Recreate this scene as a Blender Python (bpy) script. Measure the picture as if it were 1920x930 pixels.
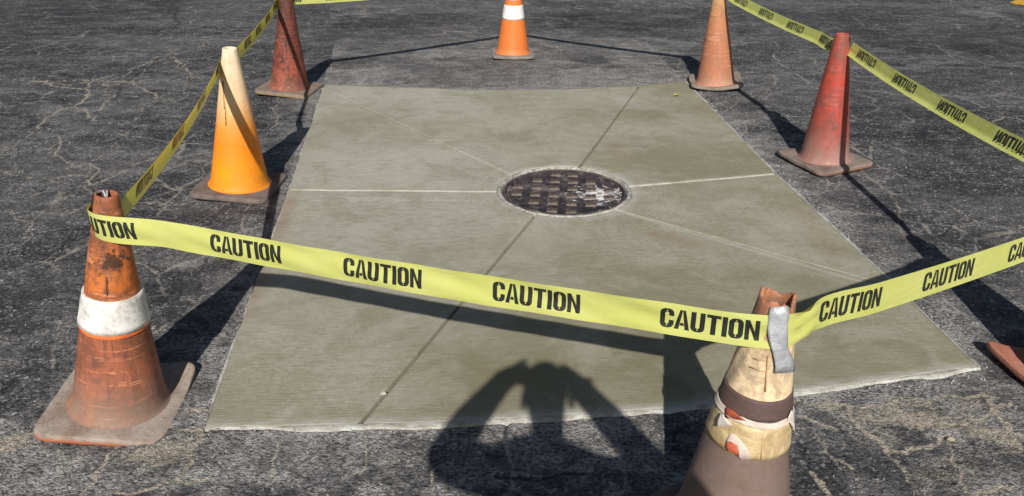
import bpy, bmesh, math, random
import numpy as np
from mathutils import Vector, Matrix
random.seed(7); rng = np.random.default_rng(7)
scene = bpy.context.scene
for o in list(bpy.data.objects): bpy.data.objects.remove(o)

# ------------------------------------------------------------------ camera, sky, sun, exposure
CAM_H, PITCH, FPX = 1.5, math.radians(26.5), 1440.0
cam_d = bpy.data.cameras.new('camera'); cam = bpy.data.objects.new('camera', cam_d)
scene.collection.objects.link(cam); scene.camera = cam
cam.location = (0, 0, CAM_H); cam.rotation_euler = (math.pi/2 - PITCH, 0, 0)
cam_d.sensor_width = 36; cam_d.lens = 36*FPX/1920; cam_d.clip_start = 0.02; cam_d.clip_end = 3000
SUN_DIR = Vector((0.0247, 0.8119, -0.5832)).normalized()          # direction the light travels
el = math.asin(-SUN_DIR.z); az = math.atan2(-SUN_DIR.x, -SUN_DIR.y)
world = bpy.data.worlds.new('World'); scene.world = world; world.use_nodes = True
wn = world.node_tree.nodes; wl = world.node_tree.links
sky = wn.new('ShaderNodeTexSky'); sky.sky_type = 'NISHITA'; sky.sun_disc = False
sky.sun_elevation = el; sky.sun_rotation = az
wn['Background'].inputs['Strength'].default_value = 0.05
wl.new(sky.outputs[0], wn['Background'].inputs['Color'])
sun_d = bpy.data.lights.new('sun', 'SUN'); sun_d.energy = 5.0; sun_d.angle = math.radians(0.53); sun_d.color = (1, 0.96, 0.9)
sun = bpy.data.objects.new('sun', sun_d); scene.collection.objects.link(sun)
sun.rotation_euler = SUN_DIR.to_track_quat('-Z', 'Y').to_euler(); sun.location = (0, -5, 6)
scene.view_settings.view_transform = 'Standard'; scene.view_settings.look = 'None'
scene.view_settings.exposure = 0.0; scene.view_settings.gamma = 1.0

# ------------------------------------------------------------------ pixel -> place (surveying the photograph)
CF = Vector((0, math.cos(PITCH), -math.sin(PITCH))); CR = Vector((1, 0, 0)); CD = Vector((0, -math.sin(PITCH), -math.cos(PITCH)))
CO = Vector((0, 0, CAM_H))
def ray(px, py): return CF*FPX + CR*(px-960) + CD*(py-465)
def G(px, py, z=0.0):
    d = ray(px, py); return CO + d*((z-CAM_H)/d.z)
def at(px, py, Y):
    d = ray(px, py); return CO + d*(Y/d.y)

# ------------------------------------------------------------------ object helpers
def link(o, parent=None):
    scene.collection.objects.link(o)
    if parent: o.parent = parent
    return o
def props(o, label=None, cat=None, group=None, kind=None):
    for k, v in (('label', label), ('category', cat), ('group', group), ('kind', kind)):
        if v: o[k] = v
    return o
def empty(name, loc, rot=(0, 0, 0), **kw):
    o = bpy.data.objects.new(name, None); o.empty_display_size = .1
    o.location = loc; o.rotation_euler = rot; link(o); return props(o, **kw)
def mesh_obj(name, verts, faces, mat, parent=None, smooth=True):
    me = bpy.data.meshes.new(name); me.from_pydata([tuple(v) for v in verts], [], faces); me.update()
    if smooth: me.polygons.foreach_set('use_smooth', [True]*len(me.polygons))
    for m in (mat if isinstance(mat, (list, tuple)) else [mat]): me.materials.append(m)
    return link(bpy.data.objects.new(name, me), parent)
def grid_faces(nr, nc, wrap=False):
    f = []
    for i in range(nr-1):
        for j in range(nc if wrap else nc-1):
            k = (j+1) % nc
            f.append((i*nc+j, i*nc+k, (i+1)*nc+k, (i+1)*nc+j))
    return f
def np_grid(name, P, mat, parent=None, attr=None):
    """P: (rows, cols, 3) array -> one quad sheet; attr: (rows, cols, 3) mask colours."""
    nr, nc = P.shape[:2]; n = nr*nc
    idx = np.arange(n).reshape(nr, nc)
    q = np.stack([idx[:-1, :-1], idx[:-1, 1:], idx[1:, 1:], idx[1:, :-1]], -1).reshape(-1, 4)
    me = bpy.data.meshes.new(name); me.vertices.add(n); me.vertices.foreach_set('co', P.reshape(-1).astype(np.float32))
    m = len(q); me.loops.add(m*4); me.loops.foreach_set('vertex_index', q.reshape(-1).astype(np.int32))
    me.polygons.add(m); me.polygons.foreach_set('loop_start', np.arange(0, m*4, 4, dtype=np.int32))
    me.polygons.foreach_set('use_smooth', np.ones(m, dtype=bool))
    me.update(calc_edges=True); me.validate()
    if attr is not None:
        a = me.color_attributes.new('mask', 'FLOAT_COLOR', 'POINT')
        c = np.ones((n, 4), np.float32); c[:, :3] = np.clip(attr.reshape(-1, 3), 0, 1); a.data.foreach_set('color', c.reshape(-1))
    me.materials.append(mat)
    return link(bpy.data.objects.new(name, me), parent)

# ------------------------------------------------------------------ numpy noise
def vnoise(x, y, seed=0):
    xi = np.floor(x).astype(np.int64); yi = np.floor(y).astype(np.int64); fx = x-xi; fy = y-yi
    fx = fx*fx*(3-2*fx); fy = fy*fy*(3-2*fy)
    def h(a, b):
        n = (a*374761393 + b*668265263 + seed*1274126177) & 0xffffffff
        n = ((n ^ (n >> 13))*1274126177) & 0xffffffff
        return ((n ^ (n >> 16)) & 0xffff)/65535.0
    return (h(xi, yi)*(1-fx)+h(xi+1, yi)*fx)*(1-fy) + (h(xi, yi+1)*(1-fx)+h(xi+1, yi+1)*fx)*fy
def fbm(x, y, oct=4, seed=0):
    s = 0; a = .5; t = 0
    for i in range(oct):
        s = s + a*vnoise(x*2**i+17*i, y*2**i-11*i, seed+i); t += a; a *= .5
    return s/t
def sstep(a, b, x):
    t = np.clip((x-a)/(b-a), 0, 1); return t*t*(3-2*t)
def jag(pts, amp, depth, rnd):
    pts = [np.array(p, float)[:2] for p in pts]
    for _ in range(depth):
        out = [pts[0]]
        for a, b in zip(pts[:-1], pts[1:]):
            d = b-a; L = np.hypot(*d)
            out += [(a+b)/2 + np.array([-d[1], d[0]])*amp*rnd.uniform(-1, 1), b]
        pts = out
    return pts
def seg_dist(X, Y, pts, pad):
    """distance to a polyline, computed only near it (inf elsewhere)"""
    D = np.full(X.shape, 9e9)
    for a, b in zip(pts[:-1], pts[1:]):
        x0, x1 = min(a[0], b[0])-pad, max(a[0], b[0])+pad; y0, y1 = min(a[1], b[1])-pad, max(a[1], b[1])+pad
        r = np.where((Y[:, 0] >= y0) & (Y[:, 0] <= y1))[0]
        if len(r) == 0: continue
        sl = slice(r[0], r[-1]+1); xs = X[sl]; ys = Y[sl]
        m = (xs >= x0) & (xs <= x1)
        if not m.any(): continue
        px = xs[m]-a[0]; py = ys[m]-a[1]; dx, dy = b[0]-a[0], b[1]-a[1]
        t = np.clip((px*dx+py*dy)/(dx*dx+dy*dy+1e-12), 0, 1)
        d = np.hypot(px-t*dx, py-t*dy); sub = D[sl]; sub[m] = np.minimum(sub[m], d)
    return D

# ------------------------------------------------------------------ material helpers
class NT:
    def __init__(s, name):
        s.m = bpy.data.materials.new(name); s.m.use_nodes = True
        s.n = s.m.node_tree.nodes; s.l = s.m.node_tree.links; s.b = s.n['Principled BSDF']
        s.tc = s.n.new('ShaderNodeTexCoord'); s.obj = s.tc.outputs['Object']
    def put(s, sock, v):
        if hasattr(v, 'is_linked'): s.l.new(v, sock)
        elif isinstance(v, tuple) and len(v) == 3 and sock.type == 'RGBA': sock.default_value = (*v, 1)
        else: sock.default_value = v
    def mapc(s, scale, src=None, rot=(0, 0, 0)):
        n = s.n.new('ShaderNodeMapping'); n.inputs['Scale'].default_value = scale; n.inputs['Rotation'].default_value = rot
        s.l.new(src or s.obj, n.inputs['Vector']); return n.outputs[0]
    def noise(s, scale, detail=4, rough=.55, src=None, dist=0):
        n = s.n.new('ShaderNodeTexNoise'); n.inputs['Scale'].default_value = scale; n.inputs['Detail'].default_value = detail
        n.inputs['Roughness'].default_value = rough; n.inputs['Distortion'].default_value = dist
        s.l.new(src or s.obj, n.inputs['Vector']); return n.outputs['Fac']
    def voro(s, scale, feature='F1', src=None, out='Distance'):
        n = s.n.new('ShaderNodeTexVoronoi'); n.feature = feature; n.inputs['Scale'].default_value = scale
        s.l.new(src or s.obj, n.inputs['Vector']); return n.outputs[out]
    def ramp(s, v, a, b, lo=0.0, hi=1.0):
        n = s.n.new('ShaderNodeMapRange'); n.interpolation_type = 'SMOOTHSTEP'
        for i, x in zip((1, 2, 3, 4), (a, b, lo, hi)): n.inputs[i].default_value = x
        s.l.new(v, n.inputs[0]); return n.outputs[0]
    def math(s, op, a, b=0.0, clamp=False):
        n = s.n.new('ShaderNodeMath'); n.operation = op; n.use_clamp = clamp
        s.put(n.inputs[0], a); s.put(n.inputs[1], b); return n.outputs[0]
    def mix(s, f, a, b, mode='MIX'):
        n = s.n.new('ShaderNodeMix'); n.data_type = 'RGBA'; n.blend_type = mode
        s.put(n.inputs[0], f); s.put(n.inputs[6], a); s.put(n.inputs[7], b); return n.outputs[2]
    def sep(s, v):
        n = s.n.new('ShaderNodeSeparateXYZ'); s.l.new(v, n.inputs[0]); return n.outputs
    def attr(s, name='mask'):
        n = s.n.new('ShaderNodeAttribute'); n.attribute_name = name
        c = s.n.new('ShaderNodeSeparateColor'); s.l.new(n.outputs['Color'], c.inputs[0]); return c.outputs
    def cramp(s, v, stops):
        n = s.n.new('ShaderNodeValToRGB'); e = n.color_ramp.elements
        while len(e) < len(stops): e.new(.5)
        for k, (p, c) in zip(e, stops): k.position = p; k.color = (*c, 1)
        s.l.new(v, n.inputs[0]); return n.outputs[0]
    def bump(s, h, strength, dist=.01, normal=None):
        n = s.n.new('ShaderNodeBump'); n.inputs['Strength'].default_value = strength; n.inputs['Distance'].default_value = dist
        s.l.new(h, n.inputs['Height'])
        if normal: s.l.new(normal, n.inputs['Normal'])
        return n.outputs[0]
    def done(s, col, rough=.8, normal=None, spec=.3):
        s.put(s.b.inputs['Base Color'], col); s.put(s.b.inputs['Roughness'], rough)
        s.b.inputs['Specular IOR Level'].default_value = spec
        if normal: s.l.new(normal, s.b.inputs['Normal'])
        return s.m

def asphalt_material():
    t = NT('asphalt_weathered'); R, Gm, B = t.attr()[:3]
    big = t.noise(.8, 5, .62, dist=.5); mid = t.noise(5, 6, .68); fine = t.noise(150, 3, .7); spk = t.noise(62, 5, .85, t.mapc((1, 1.5, 1)))
    streak = t.noise(2.2, 9, .72, t.mapc((1, 2.6, 1)), .5); wear = t.noise(8, 9, .82, t.mapc((1, 1.35, 1)), .2)
    base = t.mix(t.ramp(big, .40, .60), (.027, .028, .034), (.066, .064, .071))
    base = t.mix(t.ramp(mid, .44, .60, 0, .6), base, (.042, .041, .046))
    base = t.mix(t.ramp(streak, .47, .62, 0, .75), base, (.165, .16, .16))
    base = t.mix(t.ramp(t.noise(1.6, 7, .7, t.mapc((1, 2.2, 1)), .7), .50, .40, 0, .75), base, (.030, .030, .036))
    base = t.mix(t.ramp(wear, .5, .64, 0, .5), base, (.21, .2, .19))
    base = t.mix(t.ramp(wear, .47, .36, 0, .5), base, (.030, .030, .034))
    # aggregate in the binder, worn bare in places
    dv = t.n.new('ShaderNodeVectorMath'); dv.operation = 'MULTIPLY_ADD'; dn = t.n.new('ShaderNodeTexNoise'); dn.inputs['Scale'].default_value = 60; dn.inputs['Detail'].default_value = 3; t.l.new(t.obj, dn.inputs['Vector']); t.l.new(dn.outputs['Color'], dv.inputs[0]); dv.inputs[1].default_value = (.022, .014, 0); t.l.new(t.obj, dv.inputs[2])
    cell = t.voro(110, src=dv.outputs[0], out='Color'); cs = t.n.new('ShaderNodeSeparateColor'); t.l.new(cell, cs.inputs[0])
    bare = t.ramp(wear, .40, .58, .2, 1)
    base = t.mix(t.math('MULTIPLY', t.ramp(cs.outputs[0], .45, .9, 0, .72), bare), base, (.215, .209, .209))
    base = t.mix(t.math('MULTIPLY', t.ramp(cs.outputs[1], .86, .93, 0, .85), bare), base, (.46, .44, .41))
    base = t.mix(t.ramp(cs.outputs[2], .5, .8, 0, .75), base, (.013, .013, .015))
    base = t.mix(t.ramp(fine, .45, .75, 0, .4), base, (.024, .024, .027))
    base = t.mix(t.ramp(t.noise(2.1, 4, .6, dist=.8), .6, .72, 0, .22), base, (.075, .045, .05))
    # fine crazing of the old surface
    nv = t.n.new('ShaderNodeTexNoise'); nv.inputs['Scale'].default_value = 3.0; nv.inputs['Detail'].default_value = 6; t.l.new(t.obj, nv.inputs['Vector'])
    av = t.n.new('ShaderNodeVectorMath'); av.operation = 'MULTIPLY_ADD'; t.l.new(nv.outputs['Color'], av.inputs[0]); av.inputs[1].default_value = (.16, .16, 0); t.l.new(t.obj, av.inputs[2])
    cz = t.math('MULTIPLY', t.ramp(t.voro(3.2, 'DISTANCE_TO_EDGE', av.outputs[0]), .003, .026, 1, 0), t.ramp(t.noise(.9, 3), .47, .53))
    base = t.mix(t.math('MULTIPLY', cz, t.ramp(wear, .42, .52, .1, .8)), base, (.33, .30, .255))
    cz2 = t.math('MULTIPLY', t.ramp(t.voro(1.1, 'DISTANCE_TO_EDGE', av.outputs[0]), .001, .005, 1, 0), t.ramp(t.noise(.9, 2), .42, .5))
    base = t.mix(t.math('MULTIPLY', cz2, .8), base, (.012, .012, .013))
    # dark sealer smears, then pale cement dust, then tan sand: all caught in the grain
    ns = t.noise(70, 5, .75)
    dk = t.math('MULTIPLY', B, t.ramp(streak, .40, .56, .35, 1))
    base = t.mix(t.math('MULTIPLY', dk, .92), base, (.015, .015, .018))
    grain = t.ramp(spk, .45, .53, .12, 1)
    du = t.math('MULTIPLY', t.math('MULTIPLY', Gm, t.ramp(wear, .40, .58, .5, 1)), grain)
    base = t.mix(t.math('MULTIPLY', du, .95), base, (.40, .385, .36))
    core = t.math('MULTIPLY', t.ramp(R, .30, .75), t.ramp(ns, .38, .52, .35, 1))
    sg = t.math('ADD', t.math('MULTIPLY', core, .75), t.math('MULTIPLY', grain, t.math('MULTIPLY', t.ramp(R, .04, .6), t.ramp(wear, .42, .56, .3, 1))), True)
    base = t.mix(t.math('MULTIPLY', sg, .9), base, t.mix(t.ramp(ns, .4, .6), (.26, .225, .17), (.45, .405, .325)))
    hgt = t.math('ADD', t.math('MULTIPLY', t.voro(150), -.8), t.math('MULTIPLY', fine, .7))
    hgt = t.math('ADD', hgt, t.math('MULTIPLY', t.noise(45, 4, .6), .9))
    return t.done(base, t.ramp(fine, .3, .7, .72, .95), t.bump(hgt, .7, .006), .25)

def concrete_material(name='fresh_concrete', ring=True):
    t = NT(name); R, Gm, B = t.attr()[:3]
    # centre of the manhole for the trowel swirl
    sub = t.n.new('ShaderNodeVectorMath'); sub.operation = 'SUBTRACT'; t.l.new(t.obj, sub.inputs[0]); sub.inputs[1].default_value = (*MH_C, 0)
    ln = t.n.new('ShaderNodeVectorMath'); ln.operation = 'LENGTH'; t.l.new(sub.outputs[0], ln.inputs[0]); rad = ln.outputs['Value']
    warp = t.mapc((1, 1, 1))
    broom = t.noise(1, 3, .6, t.mapc((9, 210, 1), rot=(0, 0, math.radians(-4))))
    broom2 = t.noise(1, 4, .6, t.mapc((2.2, 34, 1), rot=(0, 0, math.radians(-4))))
    cmb = t.n.new('ShaderNodeCombineXYZ'); t.l.new(t.math('MULTIPLY', rad, 95), cmb.inputs[0])
    t.l.new(t.noise(2.2, 2), cmb.inputs[1]); swirl = t.noise(1, 3, .6, cmb.outputs[0])
    near = t.ramp(rad, .42, .8, 1, 0)
    lines = t.mix(near, broom, swirl)
    big = t.noise(1.5, 5, .6, dist=.6); mid = t.noise(5, 6, .68, t.mapc((1, 1.5, 1)), dist=.5); fine = t.noise(170, 4, .75); gr = t.noise(48, 6, .85, t.mapc((1, 1.5, 1)))
    col = t.mix(t.ramp(big, .4, .6), (.305, .287, .205), (.365, .346, .262))
    col = t.mix(t.ramp(mid, .45, .62, 0, .5), col, (.262, .246, .165))
    col = t.mix(t.ramp(broom2, .5, .68, 0, .22), col, (.42, .40, .33))
    col = t.mix(t.ramp(gr, .5, .62, 0, .42), col, (.185, .168, .112)); col = t.mix(t.ramp(gr, .5, .38, 0, .42), col, (.46, .44, .375))
    col = t.mix(t.ramp(lines, .48, .64, 0, .26), col, (.20, .188, .13))
    col = t.mix(t.ramp(lines, .46, .34, 0, .2), col, (.48, .46, .395))
    col = t.mix(t.ramp(fine, .53, .64, 0, .45), col, (.14, .126, .085))
    col = t.mix(t.math('MULTIPLY', Gm, t.ramp(mid, .2, .7, .5, 1)), col, (.19, .172, .095))
    col = t.mix(t.math('MULTIPLY', R, t.ramp(t.noise(18, 5, .7, t.mapc((1, 3, 1))), .3, .62, .25, .9)), col, (.52, .51, .47))
    col = t.mix(t.math('MULTIPLY', B, t.ramp(mid, .25, .7, .45, 1)), col, (.25, .165, .10))
    col = t.mix(t.ramp(t.noise(2.6, 6, .7, dist=.8), .48, .64, 0, .36), col, (.44, .425, .355))
    col = t.mix(t.ramp(t.noise(3.4, 6, .7, dist=.8), .49, .64, 0, .42), col, (.225, .208, .135))
    pit = t.voro(55); pits = t.math('MULTIPLY', t.ramp(pit, .03, .1, 1, 0), t.ramp(t.noise(9), .52, .62))
    col = t.mix(t.math('MULTIPLY', pits, .7), col, (.06, .055, .04))
    sp = t.voro(38); spk = t.math('MULTIPLY', t.ramp(sp, .02, .09, 1, 0), t.ramp(t.noise(5.3), .55, .66))
    col = t.mix(t.math('MULTIPLY', spk, .55), col, (.6, .58, .52))
    h = t.math('ADD', t.math('MULTIPLY', lines, .9), t.math('ADD', t.math('MULTIPLY', fine, .4), t.math('MULTIPLY', pits, -1.2)))
    return t.done(col, t.ramp(mid, .3, .7, .6, .85), t.bump(h, .55, .0035), .3)

def mortar_material():
    t = NT('pale_mortar'); a = t.noise(14, 5, .7); b = t.noise(90, 4, .7)
    col = t.mix(t.ramp(a, .3, .68), (.30, .285, .24), (.56, .55, .51)); col = t.mix(t.ramp(b, .5, .75, 0, .6), col, (.2, .19, .16))
    return t.done(col, .9, t.bump(t.math('ADD', a, t.math('MULTIPLY', b, .6)), .8, .008), .2)

def iron_material(name, base, rust, paint=False, dusty=.3):
    t = NT(name); a = t.noise(22, 5, .65); b = t.noise(120, 4, .7); c = t.noise(8, 4, .6)
    col = t.mix(t.ramp(a, .35, .65), base, rust); col = t.mix(t.ramp(b, .5, .75, 0, .6), col, (.02, .018, .02))
    col = t.mix(t.ramp(t.math('ADD', t.math('MULTIPLY', c, .6), t.math('MULTIPLY', b, .4)), .50, .58, 0, dusty), col, (.30, .275, .255))
    if paint:
        x, y, z = t.sep(t.obj)[:3]
        dx = t.math('DIVIDE', t.math('SUBTRACT', x, .175), .16); dy = t.math('DIVIDE', t.math('ADD', y, .035), .13)
        reg = t.math('SUBTRACT', 1.0, t.math('SQRT', t.math('ADD', t.math('MULTIPLY', dx, dx), t.math('MULTIPLY', dy, dy))))
        pn = t.noise(21, 7, .74, t.mapc((1, 1.9, 1)), .8)
        col = t.mix(t.ramp(t.math('ADD', t.math('MULTIPLY', reg, .13), pn), .585, .60), col, (.78, .77, .73))
    return t.done(col, t.ramp(a, .3, .7, .55, .85), t.bump(t.math('ADD', a, b), .6, .004), .35)

def cone_material(name, stops, H, grime=.4, grime_col=(.12, .085, .065), dust=.3, dust_col=(.34, .29, .245), dust_top=.3,
                  scratch=.3, scratch_col=(.75, .3, .12), streaks=.3, rough=.5, burn=None):
    t = NT(name); x, y, z = t.sep(t.obj)[:3]; hz = t.math('DIVIDE', z, H)
    wob = t.math('MULTIPLY', t.math('SUBTRACT', t.noise(5, 4), .5), .16)
    col = t.cramp(t.math('ADD', hz, wob), stops)
    g1 = t.noise(9, 6, .7); g2 = t.noise(55, 5, .75); vs = t.noise(1, 4, .65, t.mapc((42, 42, 2.4)))
    col = t.mix(t.ramp(t.math('ADD', t.math('MULTIPLY', g1, .65), t.math('MULTIPLY', g2, .35)), .47, .57, 0, grime), col, grime_col)
    col = t.mix(t.ramp(vs, .53, .64, 0, streaks), col, grime_col)
    sc = t.noise(1, 3, .6, t.mapc((3.5, 3.5, 62), rot=(.1, .16, 0)))
    col = t.mix(t.math('MULTIPLY', t.ramp(sc, .62, .65, 0, scratch), t.ramp(g1, .42, .55)), col, scratch_col)
    col = t.mix(t.ramp(g2, .66, .74, 0, .5*grime+.1), col, (.03, .025, .022))
    m1 = t.noise(5.5, 8, .75, dist=1.2); m2 = t.noise(13, 8, .78, t.mapc((1, 1, .6)), .8)
    col = t.mix(t.ramp(m1, .5, .58, 0, min(1, grime*1.15)), col, t.mix(.42, grime_col, col)); col = t.mix(t.ramp(m2, .54, .60, 0, grime*.9), col, grime_col)
    col = t.mix(t.ramp(m2, .44, .36, 0, grime*.55), col, scratch_col)
    sc2 = t.noise(1, 4, .65, t.mapc((5, 5, 48), rot=(-.2, .12, .3)))
    col = t.mix(t.math('MULTIPLY', t.ramp(sc2, .60, .63, 0, scratch), t.ramp(m1, .46, .52)), col, scratch_col)
    low = t.ramp(hz, .02, dust_top, 1, 0)
    col = t.mix(t.math('MULTIPLY', t.math('ADD', low, .12, True), t.ramp(g1, .3, .62, dust*.35, dust)), col, dust_col)
    if burn:
        cx, cy, cz, r = burn
        n = t.n.new('ShaderNodeVectorMath'); n.operation = 'DISTANCE'; t.l.new(t.obj, n.inputs[0]); n.inputs[1].default_value = (cx, cy, cz)
        bm_ = t.math('SUBTRACT', 1.0, t.math('DIVIDE', n.outputs['Value'], r))
        col = t.mix(t.ramp(t.math('ADD', bm_, t.math('MULTIPLY', t.math('SUBTRACT', t.noise(30, 6, .8), .5), 3.4)), .20, .55, 0, .85), col, (.035, .02, .014))
    hh = t.math('ADD', g1, t.math('MULTIPLY', g2, .5))
    return t.done(col, t.ramp(g2, .3, .7, rough-.1, rough+.25), t.bump(hh, .28, .006), .4)

def dusty_material(name, a, b, edge=None, H=.035, rough=.85):
    t = NT(name); n1 = t.noise(11, 6, .68); n2 = t.noise(60, 5, .72); z = t.sep(t.obj)[2]
    col = t.mix(t.ramp(n1, .32, .66), a, b)
    col = t.mix(t.ramp(n2, .52, .74, 0, .5), col, tuple(c*.35 for c in a))
    if edge:
        nn = t.math('ADD', z, t.math('MULTIPLY', t.math('SUBTRACT', n2, .5), .02))
        col = t.mix(t.ramp(nn, .012, .02, .9, 0), col, edge)
    return t.done(col, rough, t.bump(t.math('ADD', n1, n2), .5, .006), .25)

def plain(name, col, rough=.6, var=.25, scale=20, metallic=0, bump=.15, spec=.4):
    t = NT(name); n = t.noise(scale, 5, .65)
    c = t.mix(t.ramp(n, .3, .7), tuple(k*(1-var) for k in col), tuple(min(1, k*(1+var)) for k in col))
    t.b.inputs['Metallic'].default_value = metallic
    return t.done(c, rough, t.bump(n, bump, .005), spec)

def white_band_material(name, dirt):
    t = NT(name); n1 = t.noise(14, 6, .7); n2 = t.noise(70, 5, .75)
    col = t.mix(t.ramp(t.math('ADD', t.math('MULTIPLY', n1, .6), t.math('MULTIPLY', n2, .4)), .5-.06*dirt, .68, 0, .85*dirt), (.80, .79, .75), (.33, .27, .19))
    return t.done(col, .45, t.bump(n1, .2, .005), .45)

def tape_material():
    t = NT('yellow_plastic_film'); n = t.noise(6, 3); w = t.noise(1, 4, .6, t.mapc((14, 14, 3)))
    col = t.mix(t.ramp(n, .3, .7), (.66, .70, .19), (.72, .755, .25)); 
    w2 = t.noise(1, 3, .6, t.mapc((5, 5, 26)), .4); bp = t.bump(t.math('ADD', w, w2), .45, .006)
    t.put(t.b.inputs['Base Color'], col); t.b.inputs['Roughness'].default_value = .38
    t.b.inputs['Specular IOR Level'].default_value = .45; t.l.new(bp, t.b.inputs['Normal'])
    tr = t.n.new('ShaderNodeBsdfTranslucent'); t.put(tr.inputs['Color'], (.80, .66, .03))
    mx = t.n.new('ShaderNodeMixShader'); mx.inputs[0].default_value = .30
    t.l.new(t.b.outputs[0], mx.inputs[1]); t.l.new(tr.outputs[0], mx.inputs[2])
    t.l.new(mx.outputs[0], t.n['Material Output'].inputs['Surface'])
    return t.m

# ------------------------------------------------------------------ the concrete pad outline (metres)
MH_C = (0.268, 3.664); MH_R = 0.319
def g2(p): v = G(*p); return np.array([v.x, v.y])
near_edge = [g2(p) for p in ((385, 806), (500, 804), (660, 800), (760, 798), (850, 795), (1050, 783), (1250, 770), (1490, 739), (1660, 716), (1835, 690))]
right_edge = [g2(p) for p in ((1835, 690), (1640, 500), (1455, 328), (1360, 230), (1283, 153))]
far_edge = [g2(p) for p in ((1283, 153), (1200, 162), (1050, 169), (900, 170), (750, 165), (610, 160))]
left_edge = [g2(p) for p in ((610, 160), (575, 260), (543, 358), (460, 590), (385, 806))]
outline = near_edge[:-1] + right_edge[:-1] + far_edge[:-1] + left_edge[:-1]
def along(poly, p):
    """arc-length position of the point of closed polyline nearest to p"""
    best = (9e9, 0); s = 0
    for a, b in zip(poly, poly[1:]+poly[:1]):
        d = b-a; L = np.hypot(*d); t = np.clip(((p-a)@d)/(L*L), 0, 1); q = a+t*d
        dd = np.hypot(*(p-q))
        if dd < best[0]: best = (dd, s+t*L)
        s += L
    return best[1], s
def walk(poly, s0, s1, n, corners=True):
    cum = [0]; pl = poly+poly[:1]
    for a, b in zip(pl[:-1], pl[1:]): cum.append(cum[-1]+np.hypot(*(b-a)))
    tot = cum[-1]
    if s1 < s0: s1 += tot
    S = np.linspace(s0, s1, n)
    # snap samples to the sharp corners so that the outline keeps them
    for ci in (0, len(near_edge)-1, len(near_edge)+len(right_edge)-2, len(near_edge)+len(right_edge)+len(far_edge)-3):
        for c in (cum[ci], cum[ci]+tot):
            if s0 < c < s1: S[np.argmin(abs(S-c))] = c
    S = S % tot
    cx = np.interp(S, cum, [p[0] for p in pl]); cy = np.interp(S, cum, [p[1] for p in pl])
    return np.stack([cx, cy], 1)
def inside_pad(X, Y):
    ins = np.zeros(X.shape, bool); pl = outline
    for a, b in zip(pl, pl[1:]+pl[:1]):
        c = ((a[1] > Y) != (b[1] > Y)) & (X < (b[0]-a[0])*(Y-a[1])/(b[1]-a[1]+1e-12)+a[0]); ins ^= c
    return ins

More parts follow.
